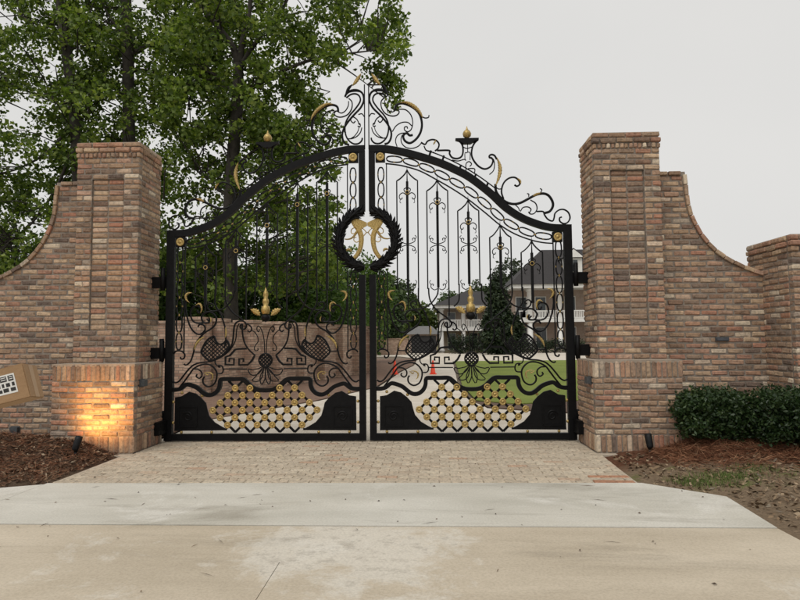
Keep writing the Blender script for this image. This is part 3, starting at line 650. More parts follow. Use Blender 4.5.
LOWBAND = [(376,388.6),(381,388.6),(386,387.2),(391,383.4),(396,384),(402.5,386.6),(408,391),(413,393.8),(418.5,393.4),(423,390),(425.4,385),(426.2,378.6),(431,377.8),(440,377.8),(448.5,377.8),(453,380.6),(459,386),(465,388.6),(470.6,389.2)]
LANC = [((407,170),181,(396.6,417.6),407.3,187,288,(244.5,286.5)), ((437,180),191,(427.2,447.8),437.6,197,287.5,(244.5,286.5)), ((468,200),211,(458,478.2),468.8,217,284,(244.5,286)),
        ((500,225),237.5,(489.6,511),500.6,242,288,()), ((531.5,241),252.5,(521,543),532,258,303,())]

def chain(Lf, P, hw, seg, name='chain_link', phase=0):
    """a run of open oval links with gilt collars between"""
    d = [0.0]
    for a, b_ in zip(P[:-1], P[1:]): d.append(d[-1]+float(np.hypot(*(b_-a))))
    n = max(1, round(d[-1]/seg)); seg = d[-1]/n
    def at(s):
        i = min(max(j for j in range(len(d)) if d[j] <= s+1e-9), len(P)-2); t = (s-d[i])/(d[i+1]-d[i]); p = P[i]*(1-t)+P[i+1]*t; tg = (P[i+1]-P[i])/np.hypot(*(P[i+1]-P[i])); return p, tg
    gb = MB()
    for k in range(n):
        lp = []
        for q in range(17):
            a = 2*math.pi*q/16; s = (k+.5)*seg+seg*.47*math.cos(a); p, tg = at(min(max(s, 0), d[-1])); sn = math.sin(a); lp.append(p+np.array((-tg[1], tg[0]))*hw*math.copysign(abs(sn)**.7, sn))
        Lf.put(name, sweep(lp, .0085, .009, 0, 4), M_iron)
        for s_ in ([k*seg] if k else []):
            p, tg = at(s_); sweep([p-tg*.016, p+tg*.016], .012, .013, 0, 6, gb)
        if k % 2 == phase:
            p, tg = at((k+.5)*seg); nn = np.array((-tg[1], tg[0]))
            for e in (-1, 1): sweep([p+nn*hw*e-tg*.012, p+nn*hw*e+tg*.012], .010, .012, 0, 6, gb)
    if gb.v: Lf.put('collar_set', gb, M_gold)['kind'] = 'stuff'

def build_leaf(sg, label):
    Lf = Leaf(sg, label); put = Lf.put
    # --- frame
    b = MB(); x0, x1 = .026, .114
    b.box(x0, x1, -.035, .035, .012, 2.22); put('lock_stile', b, M_iron)
    b = MB(); b.box(x0, x1-.004, -.034, .034, 3.09, 3.94); put('lock_stile', b, M_iron)
    b = MB(); b.box(x1+.002, 2.640, -.034, .034, .012, .100); put('bottom_rail', b, M_iron)
    b = MB(); b.box(2.642, 2.748, -.036, .036, .010, 2.86); put('hinge_stile', b, M_iron)
    P = crom(G(RAIL), 5); P[-1][0] = 2.747
    put('top_rail', sweep(P, .046, .037, 0, 4), M_iron)
    for (u, v) in ((380.5, 157.5), (557.3, 237.2)):
        c = G([(u, v)])[0]; b = MB(); b.box(c[0]-.068, c[0]+.062, -.03, .03, c[1]-.066, c[1]+.07); put('corner_block', b, M_iron)
        put('rosette', rosette(c, .058, -.031), M_gold, True)
    # --- inner arch line and chains
    A = crom(G(ARC), 4); put('arch_line', sweep(A, .008, .010, 0, 4), M_iron)
    chain(Lf, crom(G(MIDL), 4), .042, .235)
    lx = G([(387.4, 300)])[0][0]; rx = G([(554.4, 300)])[0][0]
    lc = (x1+lx)/2; rc = (rx+2.642)/2
    b = MB(); b.box(lx-.007, lx+.007, -.009, .009, 1.19, 2.28); put('side_bar', b, M_iron)
    b = MB(); b.box(lx-.007, lx+.007, -.009, .009, 3.06, 3.75); put('side_bar', b, M_iron)
    b = MB(); b.box(rx-.007, rx+.007, -.009, .009, 1.19, 2.68); put('side_bar', b, M_iron)
    chain(Lf, [np.array((lc, 1.22)), np.array((lc, 2.27))], .040, .225); chain(Lf, [np.array((lc, 3.07)), np.array((lc, 3.70))], .040, .225)
    chain(Lf, [np.array((rc, 1.22)), np.array((rc, 2.66))], .040, .235)
    # --- lancet panels
    for i, (ap, ys, (ul, ur), uc, yt, yb, mids) in enumerate(LANC):
        a = G([ap])[0]; l = G([(ul, ys)])[0]; r = G([(ur, ys)])[0]; cx = a[0]; l[0] = cx-.142; r[0] = cx+.142
        ang = [a, np.array((cx-.03, a[1]-.055)), np.array((cx-.09, l[1]+.035)), l]
        bl = G([(ul, [289, 289, 285, 318, 291][i])])[0][1]; br = G([(ur, [289, 316, 285, 289, 289][i])])[0][1]
        ml = crom(ang, 4)+[np.array((l[0], bl))]; mr = [np.array((2*cx-p[0], p[1])) for p in ml[:-1]]+[np.array((r[0], br))]
        fb = MB(); sweep(ml, .0085, .009, 0, 4, fb); sweep(mr, .0085, .0085, 0, 4, fb)
        F0 = put('lancet_frame', fb, M_iron)
        b = MB(); zb = G([(uc, yb)])[0][1]; b.box(cx-.017, cx+.017, -.016, .016, zb, a[1]-.16); sweep([np.array((cx, a[1]-.165)), np.array((cx, a[1]+.055))], .011, .011, 0, 6, b, lambda t: 1-.75*t)
        b.box(cx-.008, cx+.008, -.008, .008, G([(uc, [309, 289, 286, 289, 309][i])])[0][1], zb-.001)
        put('bar', b, M_iron, False, F0)
        zt = G([(uc, yt+8)])[0][1]; ob = MB()
        for e in (-1, 1):
            sweep([np.array((cx+e*p[0], zt+p[1])) for p in crom([(.012, .01), (.045, .075), (.012, .10)], 4)], .006, .007, -.004, 4, ob)
            sweep([np.array((cx+e*p[0], zt+p[1])) for p in crom([(.012, .0), (.06, .03), (.103, .0), (.105, -.045), (.08, -.058), (.066, -.035)], 4)], .007, .008, -.004, 6, ob)
            sweep([np.array((cx+e*p[0], zt+p[1])) for p in crom([(.095, -.055), (.10, -.10), (.085, -.11)], 3)], .004, .005, -.004, 4, ob)
        put('scroll_ornament', ob, M_iron, False, F0)
        gb = MB(); sweep(spiral((cx, zt+.035), .026, .026, 0, 1.0, 12), .0045, .006, -.012, 4, gb); put('gilt_ring', gb, M_gold, False, F0)
        for j, ym in enumerate(mids):
            zm = G([(uc, ym)])[0][1]; mb = MB()
            for e in (-1, 1):
                for f in ((-1, 1) if j == 0 else (1,)):
                    sweep([np.array((cx+e*p[0], zm+f*p[1])) for p in crom([(.012, .008 if j == 0 else -.03), (.055, .02 if j == 0 else -.045), (.098, .045 if j == 0 else -.01), (.092, .085 if j == 0 else .03), (.065, .078 if j == 0 else .028), (.07, .055 if j == 0 else .008)], 4)], .0065, .008, -.004, 6, mb)
                    sweep([np.array((cx+e*p[0], zm+f*p[1])) for p in crom([(.095, .065 if j == 0 else .02), (.118, .10 if j == 0 else .06), (.098, .125 if j == 0 else .085)], 3)], .0045, .005, -.004, 4, mb)
            put('scroll_ornament', mb, M_iron, False, F0)
    # --- lower field, symmetrical about the middle of the leaf
    for pts, hw in SCROLLS+KEYS:
        key = (pts, hw) in KEYS; P = G(pts); P = P if key else crom(P, 5)
        put('scroll' if not key else 'greek_key', sweep(P, hw*PXM*.98, .011, 0, 4 if key else 6), M_iron, False)
        put('scroll' if not key else 'greek_key', sweep(mir(P), hw*PXM*.98, .011, 0, 4 if key else 6), M_iron, False)
    # cartouches with mesh
    cart = G([(418.4,334.4),(414,336.4),(410,340.5),(407,346.5),(405.8,350.8),(409,355),(415,359.4),(421,357.6),(428,353.2),(432.6,347.6),(434,343.5),(431.4,338.6),(428.6,341.4),(424.6,342.6),(421,340.4)])
    cc = crom(cart+[cart[0]], 3)
    def inside(p, poly):
        r = False; n = len(poly)
        for i in range(n):
            (xa, za), (xb, zb_) = poly[i], poly[(i+1) % n]
            if (za > p[1]) != (zb_ > p[1]) and p[0] < (xb-xa)*(p[1]-za)/(zb_-za)+xa: r = not r
        return r
    for fn in (lambda q: q, mir):
        C = fn(cc); o = put('cartouche', sweep(C, .012, .013, 0, 4), M_iron); mbm = MB()
        cen = np.mean(C, axis=0)
        for dirn in (1, -1):
            for k in range(-7, 8):
                run = []
                for q in range(-40, 41):
                    t = q*.008; p = cen+np.array((k*.056+t*.9, dirn*t*.85))
                    if inside(p, C): run.append(p)
                    else:
                        if len(run) > 1: sweep([run[0], run[-1]], .0062, .005, .003*dirn, 4, mbm)
                        run = []
                if len(run) > 1: sweep([run[0], run[-1]], .0062, .005, .003*dirn, 4, mbm)
        put('mesh_infill', mbm, M_iron, False, o)
    # gilt leaves of the lower field
    for pts, wd in [([(392.6,300.5),(389.4,297.5),(388.6,293.5),(391,291),(395,290.4)],1.5), ([(399,303.6),(402,301.6),(404.6,303.2),(405.4,307.5),(404.4,311)],1.3), ([(414,315),(415.2,318),(414.4,320.6)],.8), ([(398.6,348),(400.4,342.5),(404,338),(409.6,334.4)],1.5),
                    ([(430.2,325.5),(430.8,331),(430.2,336)],1.1), ([(409.4,371.4),(414.5,371),(418,373.4),(417.6,377.4),(415.6,379.4)],.9), ([(409.4,371.4),(412.6,373.4),(414.2,372)],.8)]:
        P = crom(G(pts), 4)
        for q in (P, mir(P)): put('gilt_leaf', blade(q, wd*PXM*.85, .014, LENS, -.008, None, .25), M_gold)
    # globe and palmette
    g = G([(470.3, 358.6)])[0]; g[0] = CX; r = .088; gm = MB()
    sweep(spiral(g, r, r, 0, 1, 24), .012, .014, 0, 6, gm)
    for k in range(-2, 3):
        for e in (1, -1):
            off = k*.034; h = math.sqrt(max(0, r*r-off*off)); dv = np.array((.7071, e*.7071)); nv = np.array((-e*.7071, .7071))
            sweep([g+nv*off-dv*h, g+nv*off+dv*h], .0095, .005, -.004*e, 4, gm)
    put('globe_grille', gm, M_iron)
    def pet(pts, w_):
        P = crom([np.array((CX+p[0], g[1]+p[1])) for p in pts], 5); n = len(P)-1; e1, e2 = [], []
        for i, p in enumerate(P):
            t = P[min(i+1, n)]-P[max(i-1, 0)]; L = math.hypot(*t); nn = np.array((-t[1], t[0]))/L; h = w_*math.sin(math.pi*min(.999, (i/n)**1.3))**.9+.004; e1.append(p+nn*h); e2.append(p-nn*h)
        bb = MB(); sweep(e1, .0065, .008, 0, 4, bb); sweep(e2, .0065, .008, .001, 4, bb); return bb
    for e in (-1, 1):
        put('palmette_petal', pet([(e*.03, -.085), (e*.09, -.14), (e*.17, -.165), (e*.235, -.12)], .035), M_iron)
        put('palmette_petal', pet([(e*.02, -.09), (e*.06, -.17), (e*.10, -.24), (e*.18, -.275)], .035), M_iron)
        put('palmette_petal', pet([(e*.008, -.09), (e*.022, -.17), (e*.04, -.25), (e*.05, -.325)], .03), M_iron)
    # gilt torch
    tz = lambda v: G([(470, v)])[0][1]
    b = MB(); b.lathe([(.012, tz(313)), (.05, tz(311.5)), (.062, tz(308)), (.055, tz(304.6)), (.03, tz(303.4)), (.045, tz(300)), (.040, tz(297.4)), (.024, tz(296)), (.036, tz(293)), (.030, tz(290)), (.016, tz(288)), (.004, tz(285))], (CX, -.005, 0), 10)
    tk = put('gilt_torch', b, M_gold, True)
    for e in (-1, 1):
        q = crom([np.array((CX+e*.075, tz(313.4))), np.array((CX+e*.13, tz(309.6))), np.array((CX+e*.205, tz(307)))], 5)
        put('gilt_leaf', blade(q, .045, .018, lambda t: LENS(t), -.006, None, .3), M_gold, False, tk)
    b = MB(); b.lathe([(.01, tz(320)), (.05, tz(318.4)), (.066, tz(315.5)), (.05, tz(312.6))], (CX, 0, 0), 10); put('torch_cup', b, M_iron, True)
    for e in (-1, 1):
        put('scroll', sweep(crom([np.array((CX+e*a_, tz(v))) for a_, v in [(.01, 352), (.02, 338), (.055, 328), (.10, 324), (.12, 327), (.10, 330), (.08, 327.6)]], 5), .007, .009, 0, 6), M_iron)
    # --- thick moulded band above the lattice
    P = crom(G(LOWBAND), 4); P[-1][0] = CX
    full = P+mir(P)[::-1][1:]
    put('moulded_band', sweep(full, .027, .026, 0, 4), M_iron)
    thin = crom(G([(409,389),(412,391.6),(417.5,391.4),(421,388.8),(423,384.5)]), 4)
    # --- lattice with rosettes
    cz = lambda j: G([(472, 424-7.45*j)])[0][1]
    node = lambda i, j: np.array((CX+i*.1005, cz(j)))
    lim = {-1: 4, 0: 6, 1: 7, 2: 8, 3: 7, 4: 6, 5: 5, 6: 5}
    bars = {}
    for j in range(-1, 6):
        for i in range(-9, 10):
            if (i+j) % 2 == 0: continue
            for e in (1, -1):
                if abs(i) > lim[j] or abs(i+e) > lim[j+1]: continue
                if j >= 5 and abs(i) <= 1 or (j == 5 and abs(i+e) < 3): continue
                if j == 4 and abs(i+e) == 0: continue
                bars.setdefault((i-e*j, e), []).append((i, j))
    for (kk, e), cells in bars.items():
        cells.sort(key=lambda t: t[1]); a = node(*cells[0]); z_ = node(cells[-1][0]+e, cells[-1][1]+1)
        put('lattice_bar', sweep([a, z_], .0155, .007, .006*e, 4), M_iron)
    ext = {0: 5, 1: 6, 2: 7, 3: 6, 4: 5, 5: 4}
    for j in range(6):
        for i in range(-8, 9):
            if (i+j) % 2 == 0 or abs(i) > ext[j] or (j == 5 and abs(i) < 2): continue
            put('rosette', rosette(node(i, j), .047, -.014), M_gold, True)
    # --- solid corner panels
    pl = G([(380,396.2),(386.6,395.2),(394.2,390.6),(401,392.4),(407,397),(411.6,402),(413,408),(415.2,415),(421,421.6),(428.4,426),(433.6,428.6),(380,429.2)])
    for fn in (lambda q: q, mir):
        C = fn(pl); b = MB(); b.prism([tuple(p) for p in (C[::-1] if fn is not mir else C)], -.012, .012); pn = put('corner_panel', b, M_iron)
        rb = MB(); z0, z1 = .20, .46; xs = sorted([C[0][0]+(.06 if fn is not mir else -.06), C[0][0]+(.30 if fn is not mir else -.30)])
        loop = [np.array(q) for q in [(xs[0], z0), (xs[1], z0), (xs[1], z1), (xs[0], z1), (xs[0], z0)]]; sweep(loop, .008, .007, -.015, 4, rb)
        mx_ = (xs[0]+xs[1])/2; sweep(spiral((mx_, .33), .07, .015, 0, 1.6), .009, .008, -.015, 6, rb)
        put('panel_relief', rb, M_iron, False, pn)
        eb = MB(); sweep([np.array(C[-1]), np.array(C[-2])], .012, .016, 0, 4, eb); put('panel_edge', eb, M_iron, False, pn)
    for (u, v) in [(378.2, 401), (378.2, 422), (387, 431.6), (418, 431.6), (386.8, 391.6), (407.5, 394.6)]:
        p = G([(u, v)])[0]
        for q in (p, np.array((2*CX-p[0], p[1]))):
            b = MB(); b.lathe([(.006, -.02), (.017, -.014), (.02, 0), (.017, .014), (.006, .02)], (q[0], 0, q[1]), 8); put('gilt_collar', b, M_gold, True)
    # --- crest
    for pts, hw in CREST: put('crest_scroll', sweep(crom(G(pts), 5), hw*PXM, .012, 0, 6), M_iron)
    for pts, hw in CRESTGOLD: put('crest_gilt_leaf', blade(crom(G(pts), 5), hw*PXM*.9, .02, LENS, -.012, None, .22), M_gold)
    put('crest_leaf', blade(crom(G([(380.6,84),(384.6,88),(388.2,96.5)]), 5), .022, .016, LENS, -.004), M_iron)
    put('crest_leaf', blade(crom(G([(371,92.5),(377,90.4),(384,91.2),(388.4,96)]), 5), .018, .016, LENS, -.004), M_iron)
    b = MB(); b.box(.022, .036, -.012, .012, 3.95, 4.86); put('crest_bar', b, M_iron)
    a = G([(467, 139.6)])[0]; b = MB()
    b.prism([(a[0]-.05, a[1]-.062), (a[0]+.05, a[1]-.062), (a[0]+.115, a[1]-.022), (a[0]+.158, a[1]-.010), (a[0]+.158, a[1]+.014), (a[0]-.158, a[1]+.014), (a[0]-.158, a[1]-.010), (a[0]-.115, a[1]-.022)], -.03, .03); put('urn', b, M_iron)
    b = MB(); b.lathe([(.02, .018), (.052, .045), (.06, .085), (.045, .115), (.02, .135), (.01, .16), (.004, .185)], (a[0], 0, a[1]), 9); put('urn_flame', b, M_gold, True)
    for u, v in [(431, 151.4), (444, 156.4), (461, 165.6), (476, 174.6), (488, 183.4)]:
        p = G([(u, v-.8)])[0]; q = G([(u-1.4, v+3.6)])[0]; put('crest_stay', sweep([p, q], .014, .012, 0, 4), M_iron)
    # --- laurel wreath half, gilded monogram half
    wc = np.array((.0, 2.70)); wr = .386; wb = MB(); rr = random.Random(5)
    core = [wc+wr*np.array((math.sin(a), -math.cos(a))) for a in np.linspace(.10, math.pi-.10, 22)]
    core = [p if p[0] > .03 else np.array((.03, p[1])) for p in core]
    wo = put('wreath', sweep(core, .042, .042, -.012, 8), M_iron, True)
    for k in range(23):
        a = .14+(math.pi-.30)*k/22
        for e, yo in ((1.0, -.03), (-1.0, -.03), (.25, -.058), (-.35, -.055)):
            p = wc+(wr+e*.018)*np.array((math.sin(a), -math.cos(a))); dirn = a-e*.62+rr.uniform(-.16, .16)
            tg = np.array((math.cos(dirn), math.sin(dirn))); L = rr.uniform(.095, .125)
            q = p+tg*L
            if q[0] < .016: continue
            blade([p+tg*L*t for t in np.linspace(0, 1, 6)], .021, .013, lambda t: math.sin(math.pi*min(.99, t*.80+.19)), yo+rr.uniform(-.012, .012), wb)
    put('wreath_leaves', wb, M_iron, False, wo)
    mono = MB()
    def gblade(pts, w_, prof): blade(crom(G(pts), 6), w_, .014, prof, -.006, mono)
    wing = crom(G([(367.4,222.8),(372,220.6),(378,217.6),(384.6,215.6)]), 4)+crom(G([(385,219),(382.4,223.6),(378.6,227.6),(374,229.8)]), 4)+G([(370.5,227.4),(367.4,225.8)])
    wing = [p if p[0] > .002 else np.array((.002, p[1])) for p in wing]
    mono.prism([tuple(p) for p in wing[::-1]], -.018, .006)
    gblade([(382,218),(379,224),(375.6,229.5),(373.4,236),(373.4,243),(375,250),(378.6,256),(383,260),(385.6,261)], .034, lambda t: (1.25-.55*t) if t < .85 else .75*(1-t)/.15+.1)
    gblade([(376.4,229),(379,234),(383,237.8),(387,238.8),(390,238.4)], .017, lambda t: 1-.6*t)
    gblade([(383.2,251.5),(384.6,249.4),(387.4,249.2),(390,251.4)], .017, lambda t: math.sin(math.pi*min(.97, t+.1)))
    put('monogram', mono, M_gold)
    gb = MB()
    for pts in ([(367.6,233),(371,229),(375,227.6),(380,227.4),(383,229.4),(383,232.6),(380.2,233.4),(378.6,231.4)], [(367.6,232),(371,236),(374.4,240),(378,242),(380.6,240),(380.2,237.4),(378,237)]):
        sweep(crom(G(pts), 5), .007, .007, -.004, 6, gb)
    put('monogram_scroll', gb, M_gold)
    # --- hinges
    for z0, h in ((2.07, .15), (1.11, .15), (.12, .17)):
        b = MB(); up_ = z0 > 1
        if up_: b.box(2.749, 2.945, -.05, .05, z0, z0+h); b.box(2.7485, 2.80, -.058, -.0505, z0-.03, z0+h+.10)
        else: b.box(2.700, 2.764, -.30, -.06, z0, z0+h); b.box(2.7485, 2.80, -.0595, .03, z0-.03, z0+h+.10)
        h_ = put('hinge', b, M_iron)
        pb = MB(); pb.lathe([(.03, 0), (.03, h+.16)], (2.775, -.078 if up_ else -.02, z0-.04), 10); put('hinge_pin', pb, M_iron, True, h_)
    return Lf.T
build_leaf(-1, 'black and gilt wrought iron gate leaf on the left, trees and brick wall behind it')
build_leaf(1, 'black and gilt wrought iron gate leaf on the right, house and lawn behind it')
# ================================================================== THINGS BY THE GATE
M_black = simple('black_powder_coat', (.006, .006, .007), (.012, .012, .013), 30, .5, 0, 0, 40, .2)
M_grey = simple('grey_metal', (.055, .06, .065), (.09, .095, .10), 20, .5, .3)
def emis(name, col, s):
    m, nt, b = new_mat(name, .3); b.inputs['Base Color'].default_value = (*col, 1); b.inputs['Emission Color'].default_value = (*col, 1); b.inputs['Emission Strength'].default_value = s; return m
def bullet(x, y, label, lit, yawa=0.0):
    z = zbed(x, y); T = thing('garden_spotlight', (x, y, z), label, 'spotlight', 'garden spotlights at the pillars')
    b = MB(); b.tube3([(x, y, z-.06), (x, y, z+.06)], [.008, .018], 8); b.lathe([(.022, 0), (.024, .03), (.018, .05)], (x, y, z+.05), 10); b.obj('stake', M_black, T, True)
    d = Vector((math.sin(yawa), .42, 1.0)).normalized(); p = Vector((x, y, z+.11))
    b = MB(); b.tube3([p-d*.045, p-d*.03, p+d*.075, p+d*.115, p+d*.115, p+d*.06], [.026, .036, .040, .041, .037, .035], 14, False); h = b.obj('lamp_head', M_black, T, True); OFF[h.name] = Vector((x, y, z))
    b = MB(); b.tube3([p+d*.062, p+d*.066], [.033, .033], 14); b.obj('lens', emis('lit_lens', (1, .6, .25), 14) if lit else simple('lens_glass', (.05, .05, .05), (.08, .08, .08), 5, .15), h)
    if lit:
        ld = bpy.data.lights.new('spot_lamp', 'SPOT'); ld.energy = 40; ld.color = (1.0, .48, .12); ld.spot_size = R(150); ld.spot_blend = .9; ld.shadow_soft_size = .06
        lo = bpy.data.objects.new('spot_lamp', ld); link(lo, T); lo.location = (p+d*.15)-Vector((x, y, z)); lo.rotation_euler = (-Vector((.26, .8, .58))).to_track_quat('Z', 'Y').to_euler()
    return T
p = onY(76, 445, -1.30); bullet(p[0], p[1], 'black garden spotlight lighting the left pillar plinth orange', True, .12)
p = onZ(650, 455, 0.0); bullet(p[0], p[1], 'unlit black garden spotlight before the right pillar plinth', False)
def step_light(x, y, z, face, label, w_=.1, h=.085):
    """small wall fitting; face = 'X+','X-' or 'Y-'"""
    T = thing('wall_light', (x, y, z), label, 'wall light', 'small wall lights on the brickwork'); b = MB(); c = MB()
    if face == 'Y-':
        b.box(x-w_/2, x+w_/2, y-.012, y, z-h/2, z+h/2); c.prism([(x-w_*.42, z-h*.4), (x+w_*.42, z-h*.4), (x+w_*.42, z+h*.4), (x-w_*.42, z+h*.4)], y-.05, y-.0125)
    else:
        s = 1 if face == 'X+' else -1
        b.box(min(x, x+s*.012), max(x, x+s*.012), y-w_/2, y+w_/2, z-h/2, z+h/2); c.box(min(x+s*.0125, x+s*.055), max(x+s*.0125, x+s*.055), y-w_*.42, y+w_*.42, z-h*.38, z+h*.42)
    b.obj('back_plate', M_grey, T); c.obj('hood', M_grey, T); return T
step_light(-PIN+.004, -.70, .83, 'X+', 'small grey wall light on the spotlit left plinth', .12, .10)
step_light(PIN-.004, -.70, .83, 'X-', 'small grey wall light on the right plinth beside the gate', .12, .10)
p = onY(15.5, 431, WY-.004); step_light(p[0], WY-.004, p[2], 'Y-', 'square grey wall box low on the left garden wall', .12, .13)
p = onY(722, 339, WY-.004)
T = thing('wall_vent', (p[0], WY, p[2]), 'narrow dark metal slot fitting high on the right garden wall', 'wall fitting'); b = MB()
b.box(p[0]-.085, p[0]+.085, WY-.014, WY+.0, p[2]-.026, p[2]+.026); b.obj('housing', M_grey, T)
b = MB(); b.prism([(p[0]-.07, p[2]-.016), (p[0]+.07, p[2]-.016), (p[0]+.07, p[2]+.012), (p[0]-.07, p[2]+.012)], WY-.030, WY-.0145); b.obj('lens', simple('dark_slot', (.05, .055, .065), (.08, .085, .10), 10, .3), T)

# ---- cardboard carton held up at the left edge
def carton():
    d0 = 1.7
    def P3(u, v, d=d0): return CAM+ray(u, v)*d
    A = P3(22.4, 363); Hd = P3(31, 397)-A; Ld = P3(0, 369)-A
    H = np.linalg.norm(Hd); hz = Hd/H; lx = Ld-hz*np.dot(Ld, hz); lx /= np.linalg.norm(lx)
    E0 = P3(34.9, 367, d0+.085)-A; dn = np.cross(lx, hz); dn = dn*np.sign(np.dot(dn, fw)); D = abs(np.dot(E0, dn)); dn = (E0/np.linalg.norm(E0)*.75+dn*.25); dn -= lx*np.dot(dn, lx)*.0; dn /= np.linalg.norm(dn); D = np.linalg.norm(E0); L = .34
    M_card = simple('corrugated_card', (.30, .185, .095), (.36, .225, .12), 12, .85, 0, .2, 80)
    M_tape = simple('packing_tape', (.38, .25, .145), (.44, .30, .18), 8, .45)
    T = thing('cardboard_box', tuple(A), 'brown cardboard box with white printed label at the left edge', 'box')
    V = [A+lx*(a*L)+hz*(b_*H)+dn*(c*D) for c in (0, 1) for b_ in (0, 1) for a in (0, 1)]
    b = MB(); b.add(V, [(0, 1, 3, 2), (4, 6, 7, 5), (0, 4, 5, 1), (2, 3, 7, 6), (0, 2, 6, 4), (1, 5, 7, 3)])
    o = b.obj('carton_body', M_card, T)
    bm = bmesh.new(); bm.from_mesh(o.data); bmesh.ops.recalc_face_normals(bm, faces=bm.faces); bmesh.ops.bevel(bm, geom=list(bm.edges), offset=.0025, segments=2, affect='EDGES'); bm.to_mesh(o.data); bm.free()
    def face(a0, a1, b0, b1, e, mat, nm, par):    # flat piece on the label side
        q = [A+lx*x+hz*y-dn*e for x, y in ((a0, b0), (a1, b0), (a1, b1), (a0, b1))]; r = [v+dn*(e-.0002) for v in q]
        bb = MB(); bb.add(q+r, [(0, 1, 2, 3), (7, 6, 5, 4), (0, 4, 5, 1), (1, 5, 6, 2), (2, 6, 7, 3), (3, 7, 4, 0)]); return bb.obj(nm, mat, par)
    lb = face(.030, .125, .020, H*.76, .0008, simple('label_paper', (.70, .70, .68), (.76, .76, .74), 5, .6), 'shipping_label', T); OFF[lb.name] = Vector(A)
    ink = simple('label_ink', (.02, .02, .02), (.03, .03, .03), 5, .6); r = random.Random(3)
    h = H*.76-.02
    for row, (t, hh) in enumerate(((.06, .30), (.42, .22), (.70, .20))):
        x = .034
        while x < .118:
            w_ = r.uniform(.006, .016) if row else r.uniform(.012, .024)
            y0 = .020+h*t; face(x, min(x+w_, .121), y0+r.uniform(0, .002), y0+h*hh, .0012, ink, 'print_mark', lb)
            if row == 0:
                for q in range(2): face(x+.002, min(x+w_, .121)-.003, y0+h*hh*(.25+.35*q), y0+h*hh*(.38+.35*q), .0015, bpy.data.materials['label_paper'], 'print_gap', lb)
            x += w_+r.uniform(.003, .006)
    # seam with tape on the end face
    q = [A-lx*.0006+hz*(H*t)+dn*(D*s) for s, t in ((.36, .02), (.64, .02), (.64, .98), (.36, .98))]
    bb = MB(); bb.add(q+[v+lx*.0004 for v in q], [(0, 1, 2, 3), (7, 6, 5, 4), (0, 4, 5, 1), (1, 5, 6, 2), (2, 6, 7, 3), (3, 7, 4, 0)]); bb.obj('tape', M_tape, T)
carton()

# ---- foliage generator
def leaves(name, centers, per, spread, size, mat, parent=None, flatten=1.0, droop=.25, elong=.55):
    """centers (N,3); per leaves around each; folded two-triangle leaves"""
    C = np.repeat(np.asarray(centers), per, axis=0); n = len(C)
    off = rng.normal(size=(n, 3)); off /= np.linalg.norm(off, axis=1)[:, None]+1e-9; off *= (rng.random(n)**.45)[:, None]*spread; off[:, 2] *= flatten
    P = C+off
    d = rng.normal(size=(n, 3)); d[:, 2] = d[:, 2]*.75-droop; d /= np.linalg.norm(d, axis=1)[:, None]
    s = rng.normal(size=(n, 3)); s -= d*np.sum(s*d, 1)[:, None]; s /= np.linalg.norm(s, axis=1)[:, None]+1e-9
    nn = np.cross(d, s); L = (size*rng.uniform(.65, 1.25, n))[:, None]; w_ = L*elong*.5*rng.uniform(.8, 1.2, n)[:, None]
    V = np.stack([P, P+d*L*.45+s*w_+nn*w_*.35, P+d*L, P+d*L*.45-s*w_+nn*w_*.35], 1)
    if parent is not None: V = V-np.array(OFF.get(parent.name, Vector()))
    return np_mesh(name, V, 4, mat, parent, [(0, 1, 2), (0, 2, 3)])

# ---- clipped shrubs in front of the right wall
def shrub(cx, cy, rx, ry, h, label):
    z = zbed(cx, cy)-.02; T = thing('evergreen_shrub', (cx, cy, z), label, 'shrub', 'dark evergreen shrubs along the right wall')
    b = MB()
    for k in range(9):
        a = random.uniform(0, 6.28); r = random.uniform(.3, .7); b.tube3([(cx+.03*math.cos(a), cy+.03*math.sin(a), z), (cx+rx*r*.5*math.cos(a), cy+ry*r*.5*math.sin(a), z+h*.4), (cx+rx*r*math.cos(a), cy+ry*r*math.sin(a), z+h*.85)], [.012, .009, .004], 5)
    b.obj('stems', M_bark, T)
    C = []
    while len(C) < 620:
        q = rng.uniform(-1, 1, 3); r = (abs(q[0])**4+abs(q[1])**3+abs(q[2])**4)**(1/3.7)
        if r > 1 or (r < .55 and random.random() < .7): continue
        bmp = 1+.10*math.sin(7*q[0]+2)*math.sin(6*q[2]+1)+.06*math.sin(15*q[0]+9*q[1])
        C.append((cx+q[0]*rx*bmp, cy+q[1]*ry*bmp, z+.05+(h-.05)*(.5+.5*q[2]*bmp)))
    o = leaves('foliage', C, 20, .075, .048, M_box, T, 1.0, -.35, .5)
shrub(4.06, -1.02, .40, .30, .58, 'dark evergreen shrub nearest the right pillar')
shrub(4.80, -1.22, .44, .32, .60, 'dark evergreen shrub before the short end pier')
shrub(5.58, -1.30, .44, .32, .60, 'dark evergreen shrub cut by the right edge')

# ================================================================== BEYOND THE GATE
def cone(x, y, label):
    T = thing('traffic_cone', (x, y, -.012), label, 'traffic cone', 'orange traffic cones on the driveway')
    mo = simple('orange_vinyl', (.75, .055, .02), (.85, .08, .03), 5, .45)
    b = MB(); b.slab([(x-.14, y-.14), (x+.14, y-.14), (x+.14, y+.14), (x-.14, y+.14)], -.012, .02); b.obj('base', mo, T)
    b = MB(); b.lathe([(.105, .02), (.098, .05), (.032, .52), (.022, .535)], (x, y, 0), 16); b.obj('body', mo, T, True)
cone(-.36, 16.4, 'orange traffic cone nearer the gate centre, by the soil edge'); cone(1.15, 16.3, 'orange traffic cone in the middle of the driveway')

